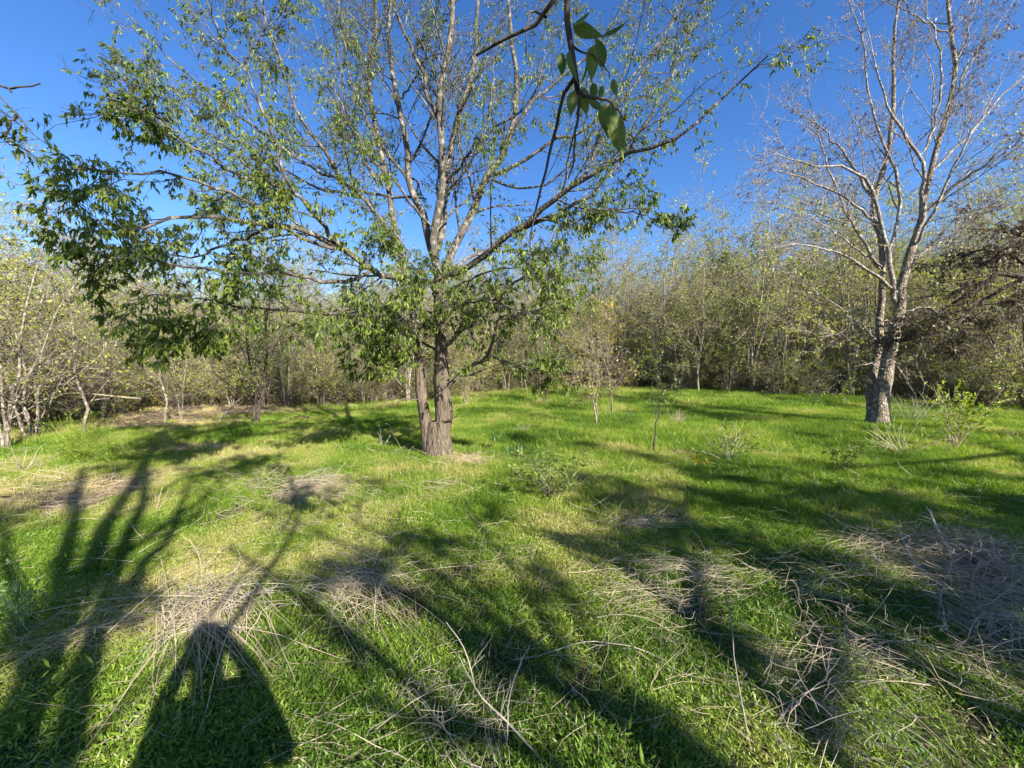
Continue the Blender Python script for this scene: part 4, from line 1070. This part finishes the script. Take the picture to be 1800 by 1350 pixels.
shade_tree('broad tree out of view, shading the dark grass at the right edge', b3, T3, 33, extra=ex(b3, [(1700, 880, .5, 900), (1790, 930, .5, 900), (1550, 880, .4, 800), (1430, 870, .4, 700), (1300, 850, .35, 600), (1480, 930, .3, 600), (1620, 940, .3, 600), (1200, 870, .3, 500), (1780, 850, .4, 600), (1350, 900, .3, 500), (1050, 880, .35, 900), (1480, 880, .4, 1200), (1700, 930, .5, 1500), (1600, 1000, .3, 900), (1120, 960, .25, 600)]), k2=11, k3=6, k4=3, per=4, lmax=1.3)
b5 = (4.6, -1.4)
T5 = ([([B3(*b5), np.array([4.5, -1.3, .5]), SH(1900, 1330, b5), SH(1640, 1210, b5), SH(1470, 1100, b5), SH(1330, 990, b5)], .06, .02),
       ([B3(*b5), np.array([4.7, -1.3, .5]), SH(1950, 1290, b5), SH(1750, 1200, b5), SH(1600, 1120, b5), SH(1480, 1030, b5)], .055, .02)], [])
shade_tree('slender forked tree that throws narrow shadow stripes on the lower right corner grass', b5, T5, 35, extra=ex(b5, [(1640, 1080, .2, 500), (1750, 1150, .2, 500), (1790, 1050, .3, 600), (1560, 1050, .18, 400), (1790, 1290, .12, 300), (1690, 1020, .2, 400), (1520, 1130, .1, 250), (1450, 1060, .15, 300)]), k2=5, k3=4, k4=2, per=2, lmax=.7)
b6 = (9.5, -.5)
T6 = ([([B3(*b6), np.array([9.4, -.4, 1.5]), SH(1900, 860, b6), SH(1760, 800, b6), SH(1600, 770, b6), SH(1400, 745, b6)], .14, .04),
       ([B3(*b6), np.array([9.6, -.4, 1.5]), SH(1990, 800, b6), SH(1850, 750, b6), SH(1700, 720, b6), SH(1500, 712, b6), SH(1300, 705, b6)], .13, .04)],
      [([SH(1760, 800, b6), SH(1650, 815, b6), SH(1450, 830, b6)], .05, .02)])
shade_tree('tall tree beyond the right edge of view, shading the grass round the leaning tree', b6, T6, 36, extra=ex(b6, [(1350, 705, .8, 1800), (1460, 715, .7, 1800), (1250, 740, .5, 1200), (1700, 740, .6, 1200), (900, 775, .4, 900), (1080, 860, .4, 900), (1400, 690, .9, 1800), (1150, 700, .7, 1200), (1790, 770, .5, 700), (1010, 785, .4, 500), (1110, 805, .4, 600), (1200, 830, .35, 500), (1600, 720, .5, 600), (1400, 770, .3, 400), (1250, 695, .7, 700), (1500, 760, .3, 300)]), k2=9, k3=5, k4=3, per=2, lmax=1.6)
b7 = (-2.2, -2.8)
T7 = ([([B3(*b7), np.array([-2.2, -2.6, 1.2]), np.array([-2.4, -1.6, 2.8]), np.array([-2.3, -.8, 3.4]), np.array([-2.0, .2, 3.0]), P(-170, 20, 1.35), P(-60, 110, 1.3), P(0, 160, 1.28), P(30, 200, 1.27), P(48, 222, 1.26)], .09, .0025)],
      [([P(-60, 112, 1.3), P(-30, 135, 1.3), P(15, 155, 1.3), P(68, 145, 1.3)], .006, .002), ([P(31, 201, 1.27), P(20, 218, 1.27), P(4, 236, 1.27)], .004, .002), ([P(8, 152, 1.3), P(21, 162, 1.3)], .003, .002)])
def twig_tree():
    rng = np.random.default_rng(37)
    b = B3(*b7)
    root = thing('bare_tree', 'bare tree whose dark twig tips poke in at the upper left edge', 'tree', tuple(b))
    t = stemset(T7[0], 30, rng, .006); a = Acc(); a.tube(t[0] - b, t[1] * np.where(np.arange(30) > 20, .5, 1)[None], 7, 0)
    link('trunk', a.mesh('trunk', [M['darkbark']]), root)
    q = stemset(T7[1], 9, rng, .003); a = Acc(); a.tube(q[0] - b, q[1], 5, 0)
    link('twigs', a.mesh('twigs', [M['darkbark']]), root)
twig_tree()

# dark brown-leaved limb reaching in from the right edge
def brown_tree():
    b = (10.6, 6.4)
    B_ = B3(*b)
    stems = ([([B_, np.array([10.4, 6.4, 1.6]), P(1960, 520, 6.6), P(1850, 500, 6.8), P(1760, 480, 7.0), P(1700, 520, 7.2), P(1640, 560, 7.4), P(1600, 590, 7.5)], .12, .012),
              ([B_, np.array([10.8, 6.6, 2.0]), P(1930, 380, 6.8), P(1860, 420, 7.0), P(1780, 410, 7.2), P(1700, 400, 7.4)], .09, .01)],
             [([P(1800, 490, 6.9), P(1740, 520, 7.1), P(1690, 560, 7.2), P(1640, 590, 7.3), P(1590, 570, 7.4)], .04, .01),
              ([P(1850, 500, 6.8), P(1780, 450, 7.2), P(1720, 440, 7.4), P(1660, 470, 7.6)], .04, .01)])
    shade_tree('dark tree with brown dead leaves leaning in from the right edge beside the bare tree', b, stems, 41, 'brownleaf', k2=14, k3=8, k4=4, per=2, lmax=1.1, name='dead_leaved_tree', barkm='darkbark', extra=[(P(x, y, d), r * .85, 300) for x, y, d, r in [(1560, 600, 7.6, .3), (1680, 620, 7.3, .3), (1640, 560, 7.4, .45), (1700, 500, 7.2, .5), (1760, 450, 7.0, .5), (1790, 530, 6.9, .5), (1600, 585, 7.5, .35), (1720, 570, 7.2, .4), (1790, 400, 7.0, .4)]])
brown_tree()

# ------------------------------------------------------------------ shrubs and weeds
def herb_thing(name, label, cat, loc, n, h, spread, leafn, lsize, leafmat, stemmat, rstem=.003, seed=0, sub=3, wander=.12, arch=-.1, group=None, droop=.1):
    rng = np.random.default_rng(seed)
    a = rng.uniform(0, 6.28, n)
    s = np.stack([np.cos(a), np.sin(a), np.zeros(n)], 1) * rng.uniform(0.0, .04, n)[:, None] * spread
    d = np.stack([np.cos(a) * spread, np.sin(a) * spread, np.ones(n)], 1) * np.stack([rng.uniform(.2, 1, n)] * 2 + [np.ones(n)], 1)
    m = 8
    D = nz(d)[:, None] + np.cumsum(rng.normal(0, wander, (n, m - 1, 3)), 1); D[:, :, 2] += arch * np.linspace(0, 1, m - 1)[None]
    D = nz(D); L = h * rng.uniform(.6, 1.1, n)
    q = s[:, None] + np.concatenate([np.zeros((n, 1, 3)), np.cumsum(D * (L / (m - 1))[:, None, None], 1)], 1)
    gz = float(H(loc[0], loc[1]))
    q[..., 2] = np.maximum(q[..., 2], H(q[..., 0] + loc[0], q[..., 1] + loc[1]) - loc[2] + .01)
    g0 = (q, rstem * np.linspace(1, .4, m)[None] * np.ones((n, 1)), L)
    root = thing(name, label, cat, tuple(loc), 0, group)
    A = Acc(); A.tube(g0[0], g0[1], 4, 0)
    l2 = spawn(g0, sub, .3, 1, .7, .4, 4, .2, .1, .6, rng, rstem * .4, .5, .03, .5) if sub else g0
    if sub: A.tube(l2[0], l2[1], 3, 0)
    link('stems', A.mesh('stems', [stemmat]), root)
    if leafn:
        p, dd = leafpts(l2, leafn, rng, .2, droop, 1)
        F = Acc(); F.leaves(p, dd, rng.uniform(.7, 1.3, len(p)) * lsize, .45, True, 0, rng)
        o = link('leaves', F.mesh('leaves', [leafmat]), root); tag(o, kind='stuff')
    return root
herb_thing('broom_bush', 'feathery green broom-like bush of upright twigs at the left of the clearing', 'bush', G(140, 815), 90, .75, .9, 2, .03, M['fresh'], M['fresh'], .003, 1, 3, .05, .1)
herb_thing('broom_bush', 'paler green wispy bush to the right of the feathery broom bush', 'bush', G(200, 815), 60, .6, 1.3, 2, .03, M['fresh'], M['fresh'], .0025, 2, 3, .08, .1)
herb_thing('leafy_shrub', 'low scraggly shrub with rust-spotted leaves in the shade right of the big trunk', 'shrub', G(975, 880), 34, .6, 1.1, 4, .05, M['leaf'], M['bark'], .003, 3, 4, .14)
herb_thing('leafy_shrub', 'thin low shrub with yellowish leaves just left of the scraggly rust-spotted one', 'shrub', G(930, 850), 10, .45, 1.0, 3, .045, M['olive'], M['greystalk'], .003, 4, 3, .14)
herb_thing('small_shrub', 'small dark-leaved shrub with pale stem in the bright grass right of the lone thin sapling', 'shrub', G(1280, 815), 13, .62, .8, 6, .05, M['leaf'], M['greystalk'], .005, 5, 4, .12)
herb_thing('small_shrub', 'little dark green pinnate-leaved seedling alone in front of the leaning tree', 'shrub', G(1487, 832), 11, .45, .8, 7, .05, M['leaf'], M['darkbark'], .003, 6, 3, .1)
herb_thing('leafy_shrub', 'yellow-green leafy shrub standing in the grass right of the leaning tree', 'shrub', G(1678, 792), 24, 1.15, .5, 6, .06, M['fresh'], M['straw'], .005, 7, 5, .1, .1)
herb_thing('dry_shrub', 'pale spreading dry-stemmed shrub at the foot of the leaning tree', 'shrub', G(1590, 800), 22, .75, 1.8, 3, .03, M['fresh'], M['straw'], .004, 8, 3, .14, -.2)
herb_thing('dead_shrub', 'grey leafless twiggy shrub right beside the leaning trunk', 'shrub', G(1600, 745), 16, .9, .9, 0, .03, M['olive'], M['greystalk'], .006, 9, 5, .15)
herb_thing('dead_shrub', 'small grey dead shrub among the grass behind the big trunk on the right', 'shrub', G(918, 765), 12, .3, 1.0, 0, .03, M['olive'], M['greystalk'], .004, 10, 4, .15)
herb_thing('dead_weed', 'small branching dead weed standing left of the big trunk', 'weed', G(673, 790), 4, .5, .4, 0, .03, M['olive'], M['greystalk'], .005, 11, 3, .12)
herb_thing('dead_weed', 'thin upright dead weed stalk in the left foreground grass', 'weed', G(275, 905), 3, .38, .25, 0, .03, M['olive'], M['straw'], .003, 12, 3, .08)
herb_thing('dead_weed', 'pale dead weed leaning at the far left behind the broom bush', 'weed', G(40, 830), 12, .4, 1.0, 0, .03, M['olive'], M['greystalk'], .004, 13, 3, .1)
herb_thing('feathery_weed', 'dark feathery upright weed in the shaded left foreground', 'weed', G(50, 1120), 14, .42, .5, 5, .02, M['strap'], M['strap'], .0022, 14, 5, .08)
herb_thing('leafy_weed', 'leafy bright weed sprig in the shaded grass below the broken litter strip', 'weed', G(1228, 830), 5, .2, .8, 4, .05, M['yellow'], M['straw'], .002, 15, 2, .1)
herb_thing('dry_bush', 'reddish dry grass bush between the sapling and the right thicket', 'bush', G(1190, 748), 60, .4, .8, 0, .03, M['olive'], M['straw'], .003, 16, 0, .1)
herb_thing('weed_sprig', 'shrubby yellow-leaved weed at the right edge under the brown tree', 'weed', G(1770, 720), 10, .9, .6, 4, .06, M['fresh'], M['straw'], .005, 17, 3, .1)

def strap_clump(label, loc, n, L, seed):
    rng = np.random.default_rng(seed)
    root = thing('strap_leaf_plant', label, 'plant', tuple(loc))
    for i in range(n):
        a = rng.uniform(0, 6.28); l = L * rng.uniform(.6, 1.1); out_ = rng.uniform(.3, .9)
        v = []; w = .012
        for j in range(5):
            t = j / 4; c = np.array([math.cos(a), math.sin(a), 0]) * (l * out_ * t ** 1.4) + np.array([0, 0, l * (t - .35 * t * t * out_)])
            c[:2] += rng.normal(0, .01, 2) * 0
            s = np.array([-math.sin(a), math.cos(a), 0]) * w * (1 - t ** 2 * .95)
            v += [c - s, c, c + s]; v[-2] = v[-2] - np.array([0, 0, .004])
        f = []
        for j in range(4):
            for k in range(2): q = j * 3 + k; f.append((q, q + 1, q + 4, q + 3))
        A = Acc(); r0 = rng.normal(0, .06, 3); r0[2] = 0
        A.add(np.array(v), np.array(f)); link('leaf', A.mesh('leaf', [M['strap']]), root, tuple(r0))
for k, (px, py, n, L, lb) in enumerate([(872, 780, 14, .28, 'strap-leaved green clump right of the big trunk'), (900, 800, 12, .25, 'strap-leaved green clump in front of the one nearest the big trunk'),
                                  (815, 775, 8, .2, 'small sunlit strap-leaved tuft close to the big trunk'), (1415, 712, 18, .36, 'dark strap-leaved clump left of the leaning tree'),
                                  (1450, 715, 14, .32, 'dark strap-leaved clump between the leaning tree and its larger neighbour'), (1515, 722, 10, .28, 'strap-leaved tuft touching the leaning trunk on its left'),
                                  (698, 800, 7, .16, 'tiny strap-leaved tuft left of the big trunk'), (1110, 738, 14, .3, 'strap-leaved clump behind the lone thin sapling')]):
    strap_clump(lb, G(px, py), n, L, 200 + k)

# dry clumps and stalks in the foreground
def dry_clump(label, ctr, targets, n, fuzz, seed, mat='straw', rs_=.0016, hgt=.16):
    """stalks bent out from a centre towards ground targets, with a fuzzy tangle of fine stems on top"""
    rng = np.random.default_rng(seed)
    c = G(*ctr); root = thing('dry_grass_clump', label, 'dry grass', tuple(c))
    tg = [G(*t) for t in targets]
    m = 8; Q = []
    for i in range(n):
        t = tg[rng.integers(0, len(tg))] if rng.uniform() < .75 else c + np.array([*rng.normal(0, .5, 2), 0])
        t = c + (t - c) * rng.uniform(.45, 1.08) + np.array([*rng.normal(0, .09, 2), 0])
        s = c + np.array([*rng.normal(0, .15, 2), rng.uniform(0, .05)])
        s = s - (t - c) * rng.uniform(0, .25)
        u = np.linspace(0, 1, m)[:, None]
        q = s + (t - s) * u + rng.normal(0, .008, (m, 3)).cumsum(0)
        lift = hgt * .6 * rng.uniform(.0, 1.1)
        q[:, 2] = H(q[:, 0], q[:, 1]) + .012 + lift * (np.sin(np.clip(u[:, 0] * .8 + .22, 0, 1) * math.pi)) ** 1.2
        Q.append(q)
    Q = np.array(Q) - c
    A = Acc(); A.tube(Q, (rs_ * .75 * rng.uniform(.5, 1.3, n))[:, None] * np.linspace(1.2, .6, m)[None], 4, 0)
    o = link('stalks', A.mesh('stalks', [M[mat]]), root); tag(o, kind='stuff')
    if fuzz:
        A = Acc(); p = c + np.stack([rng.normal(0, .17, fuzz), rng.normal(0, .15, fuzz), rng.uniform(.02, .2, fuzz)], 1)
        q = straw_arr(rng, p, rng.uniform(.05, .22, fuzz), rng.uniform(0, 6.28, fuzz), .4, .4, 6)
        A.tube(q - c, np.full((fuzz, 6), rs_ * .5), 3, 0)
        o = link('tangle', A.mesh('tangle', [M['greystalk']]), root); tag(o, kind='stuff')
dry_clump('large radiating clump of dry stalks in the left foreground', (375, 1090), [(560, 1220), (500, 1200), (240, 1260), (215, 1270), (160, 1310), (400, 1250), (350, 1240), (455, 1230), (300, 1200), (270, 1110), (520, 1140), (250, 1170), (310, 1260), (430, 1240)], 150, 420, 301, rs_=.0024, hgt=.3)
dry_clump('grey dry clump lying right of the large radiating one', (625, 1045), [(680, 1130), (600, 1130), (640, 1150), (740, 1180), (780, 1150), (560, 1050), (700, 1060), (620, 1160), (760, 1040)], 100, 220, 302, rs_=.002, hgt=.24)
dry_clump('dry stalk fan running to the right above the middle foreground', (1130, 1075), [(1270, 1050), (1300, 1040), (1010, 1070), (1050, 1010), (1200, 1060), (950, 1000), (1250, 1055)], 50, 60, 303)
dry_clump('pale straw swath lying flat in the sunny middle of the right half', (1150, 1010), [(1300, 1012), (1330, 1018), (1250, 1005), (1040, 1000), (960, 1005), (1180, 1040)], 60, 30, 304)
dry_clump('bleached dry tuft with a bent stalk in the lower right', (1510, 1165), [(1450, 1190), (1400, 1230), (1350, 1270), (1540, 1120), (1580, 1200), (1420, 1180)], 45, 120, 305, rs_=.002)
dry_clump('heap of dry grass in the shade at the right, nearer the middle', (1540, 975), [(1480, 1000), (1420, 990), (1620, 1030), (1600, 960), (1660, 1000), (1500, 960)], 70, 200, 306)
dry_clump('brown heap of dry grass and stalks at the right edge', (1700, 985), [(1780, 1040), (1850, 1090), (1620, 950), (1780, 960), (1830, 1020), (1690, 1070)], 110, 380, 307, rs_=.003, hgt=.25)
dry_clump('grey tangle of dry vines in the lower right corner', (1760, 1120), [(1790, 1220), (1720, 1240), (1850, 1200), (1680, 1180), (1640, 1080), (1780, 1290), (1730, 1050)], 90, 250, 308, 'greystalk', .0018, .2)
dry_clump('straw bundle lying along the bottom edge left of centre', (560, 1310), [(430, 1345), (460, 1335), (400, 1350), (600, 1300)], 34, 10, 309, rs_=.0022, hgt=.05)
dry_clump('straw stalks along the bottom left edge', (200, 1318), [(120, 1335), (260, 1335), (90, 1345), (255, 1345)], 30, 20, 310, rs_=.002, hgt=.05)
dry_clump('golden dry grass patch in the sunny area left of the big trunk', (560, 860), [(460, 880), (420, 860), (700, 890), (640, 830), (500, 920), (620, 910)], 120, 200, 311, rs_=.0022)
dry_clump('small straw tuft at the far left foreground', (110, 1150), [(40, 1190), (150, 1120), (60, 1150), (200, 1100)], 30, 50, 312)
dry_clump('brown stubble clump standing at the bottom centre', (800, 1290), [(780, 1340), (840, 1350), (860, 1310), (740, 1300), (810, 1230)], 40, 90, 313, 'greystalk', .0018, .15)
dry_clump('dry stubble clump at the bottom right of centre', (1480, 1310), [(1400, 1345), (1540, 1290), (1450, 1260), (1560, 1340)], 40, 90, 314, 'greystalk', .0018, .15)
dry_clump('dry grass heap at the top of the shaded right foreground beside the fallen stick', (1440, 1040), [(1400, 1060), (1500, 1050), (1480, 1010), (1380, 1020)], 40, 80, 315)

def stalk(label, pts, r0, r1, name='dead_stalk', mat='greystalk', cat='stalk', sides=6):
    rng = np.random.default_rng(len(label) * 7 + int(pts[0][0]))
    q3 = []
    for t in pts:
        g = G(t[0], t[1]) if len(t) == 2 or t[2] >= 0 else P(t[0], t[1], -t[2])
        if len(t) > 2 and t[2] >= 0: g[2] += t[2]
        else: g[2] += r0
        q3.append(g)
    c = q3[0].copy()
    s = stemset([(q3, r0, r1)], 14, rng, .002)
    A = Acc(); A.tube(s[0] - c, s[1], sides, 0)
    l2 = spawn(s, 4, .3, .95, .7, .3, 5, .15, .1, .6, rng, r1 * .6, .5, .05, .3)
    root = thing(name, label, cat, tuple(c))
    link('stem', A.mesh('stem', [M[mat]]), root)
    A = Acc(); A.tube(l2[0] - c, l2[1], 3, 0); link('twigs', A.mesh('twigs', [M[mat]]), root)
    return root
# (px, py of the ground under the stalk, height above it)
stalk('long pale dead stalk with side twigs lying up the bottom centre', [(955, 1350, .02), (900, 1300, .05), (845, 1265, .10), (830, 1240, .14), (815, 1215, .2), (785, 1180, .24)], .0045, .002)
stalk('thin pale dead stalk forking at the bottom just right of the long one', [(890, 1320, .02), (895, 1270, .1), (912, 1230, .15), (930, 1210, .2)], .003, .0015)
stalk('pale forked dead stem lying across the grass right of centre', [(1180, 1170, .02), (1100, 1150, .05), (1020, 1150, .06), (950, 1165, .04), (900, 1170, .03)], .003, .0015)
stalk('bent dead stem along the lower right grass', [(1360, 1290, .01), (1385, 1265, .05), (1440, 1230, .08), (1480, 1180, .08)], .0035, .002)
stalk('long thin dead stalk leaning at the right of the middle foreground', [(1320, 1330, .02), (1290, 1200, .1), (1275, 1080, .14), (1230, 1000, .2), (1200, 960, .25)], .0028, .0012)
stalk('dead branching stalk rising behind the large dry clump', [(365, 1100, .05), (358, 1060, .1), (350, 1025, .22), (320, 1010, .3)], .0035, .0018, mat='straw')
stalk('smaller dead branching stalk left of the one above the dry clump', [(300, 1080, .05), (293, 1050, .12), (285, 1030, .18)], .003, .0015, mat='straw')
stalk('grey fallen stick slanting through the heap at the right', [(1640, 1030, .02), (1600, 990, .05), (1578, 945, .10)], .012, .007, 'fallen_stick', 'greystalk', 'stick')
stalk('thick grey fallen stick beside the brown heap at the right', [(1680, 990, .05), (1650, 960, .1), (1632, 935, .2)], .016, .009, 'fallen_stick', 'greystalk', 'stick')
stalk('fallen stick pointing to the lower right from the shaded heap', [(1590, 1020, .02), (1550, 1000, .03), (1530, 985, .06)], .009, .006, 'fallen_stick', 'greystalk', 'stick')
stalk('dead upright stalk in the lower right shadow', [(1670, 1130, .02), (1655, 1100, .1), (1642, 1070, .2)], .003, .002)
stalk('long pale bare pole-like branch held level in the brush at the far left', [(250, 757, .72), (150, 752, .8), (90, 748, .78), (10, 745, .82)], .02, .012, 'fallen_branch', 'straw', 'branch')
stalk('dark stick leaning in the grass left of the short dark trunk', [(382, 745, .0), (400, 735, .2), (425, 722, .45)], .018, .01, 'leaning_stick', 'darkbark' if False else 'greystalk', 'stick')
stalk('pale arching stem at the right edge above the bright grass', [(1810, 745, .05), (1790, 735, .2), (1750, 730, .3)], .007, .004, mat='straw')
stalk('lower pale arching stem at the right edge', [(1830, 800, .05), (1790, 785, .15), (1750, 775, .25)], .006, .003, mat='straw')
stalk('dry stalks lying down the middle of the sunny grass', [(960, 1010, .02), (1000, 1020, .05), (1080, 1012, .05), (1140, 1010, .03)], .003, .0015, mat='straw')

# ------------------------------------------------------------------ the photographer (stands behind the lens, casts the shadow at lower left)
def photographer():
    root = thing('person', 'person holding up a phone, whose armed shadow falls at the lower left', 'person', (.27, -.36, float(H(.27, -.36))), .67)
    vs = [((0, 0, .98), .14), ((0, 0, 1.15), .13), ((0, 0, 1.32), .15), ((0, .01, 1.45), .08), ((0, .02, 1.53), .055), ((0, .03, 1.60), .085), ((0, .03, 1.70), .095), ((0, .02, 1.77), .05),
          ((.16, 0, 1.42), .055), ((.21, .13, 1.10), .048), ((.15, .24, 1.36), .042), ((.085, .33, 1.46), .03), ((.07, .35, 1.50), .02),
          ((-.16, 0, 1.42), .055), ((-.21, .13, 1.10), .048), ((-.15, .24, 1.36), .042), ((-.085, .33, 1.46), .03), ((-.07, .35, 1.50), .02),
          ((.10, 0, .90), .105), ((.12, .02, .50), .065), ((.13, -.02, .10), .045), ((.14, .12, .04), .035),
          ((-.10, 0, .90), .105), ((-.12, .02, .50), .065), ((-.13, -.02, .10), .045), ((-.14, .12, .04), .035)]
    es = [(0, 1), (1, 2), (2, 3), (3, 4), (4, 5), (5, 6), (6, 7), (2, 8), (8, 9), (9, 10), (10, 11), (11, 12), (2, 13), (13, 14), (14, 15), (15, 16), (16, 17),
          (0, 18), (18, 19), (19, 20), (20, 21), (0, 22), (22, 23), (23, 24), (24, 25)]
    me = bpy.data.meshes.new('body'); me.from_pydata([v[0] for v in vs], es, [])
    o = link('body', me, root)
    o.modifiers.new('skin', 'SKIN'); o.modifiers.new('sub', 'SUBSURF').levels = 1
    o.modifiers['sub'].render_levels = 2
    if not me.skin_vertices: me.skin_vertices.new()
    for i, v in enumerate(vs):
        me.skin_vertices[0].data[i].radius = (v[1], v[1])
    me.skin_vertices[0].data[0].use_root = True
    m, n, l, out = newmat('dark_clothes'); b = n.new('ShaderNodeBsdfPrincipled'); b.inputs['Base Color'].default_value = (.05, .06, .08, 1); b.inputs['Roughness'].default_value = .9; l.new(b.outputs[0], out.inputs[0])
    me.materials.append(m)
    # fingers round the phone
    for sx in (-1, 1):
        for k in range(4):
            pts = [(.072 * sx, .345, 1.50 + .016 * k - .02), (.088 * sx, .362, 1.505 + .016 * k - .02), (.078 * sx, .372, 1.505 + .016 * k - .02), (.064 * sx, .37, 1.505 + .016 * k - .02)]
            A = Acc(); q, _ = resample(np.array(pts), 7); A.tube(q, np.linspace(.008, .006, 7), 6); link('finger', A.mesh('finger', [m2_skin]), root)
    ph = thing('phone', 'black phone held level at the viewpoint', 'phone', (0, -.018, EYE))
    A = Acc(); w, t, h = .072, .0035, .035
    c = .006
    ring = [(-w + c, -h), (w - c, -h), (w, -h + c), (w, h - c), (w - c, h), (-w + c, h), (-w, h - c), (-w, -h + c)]
    v = [(x, -t, z) for x, z in ring] + [(x, t, z) for x, z in ring]
    A.add(np.array(v), np.array([(i, (i + 1) % 8, (i + 1) % 8 + 8, i + 8) for i in range(8)] + [(0, 1, 2, 3), (0, 3, 4, 7), (7, 4, 5, 6), (8, 11, 10, 9), (8, 15, 12, 11), (15, 14, 13, 12)]))
    link('case', A.mesh('case', [m], False), ph)
m2_skin, n_, l_, o_ = newmat('skin'); b_ = n_.new('ShaderNodeBsdfPrincipled'); b_.inputs['Base Color'].default_value = (.45, .28, .2, 1); l_.new(b_.outputs[0], o_.inputs[0])
photographer()
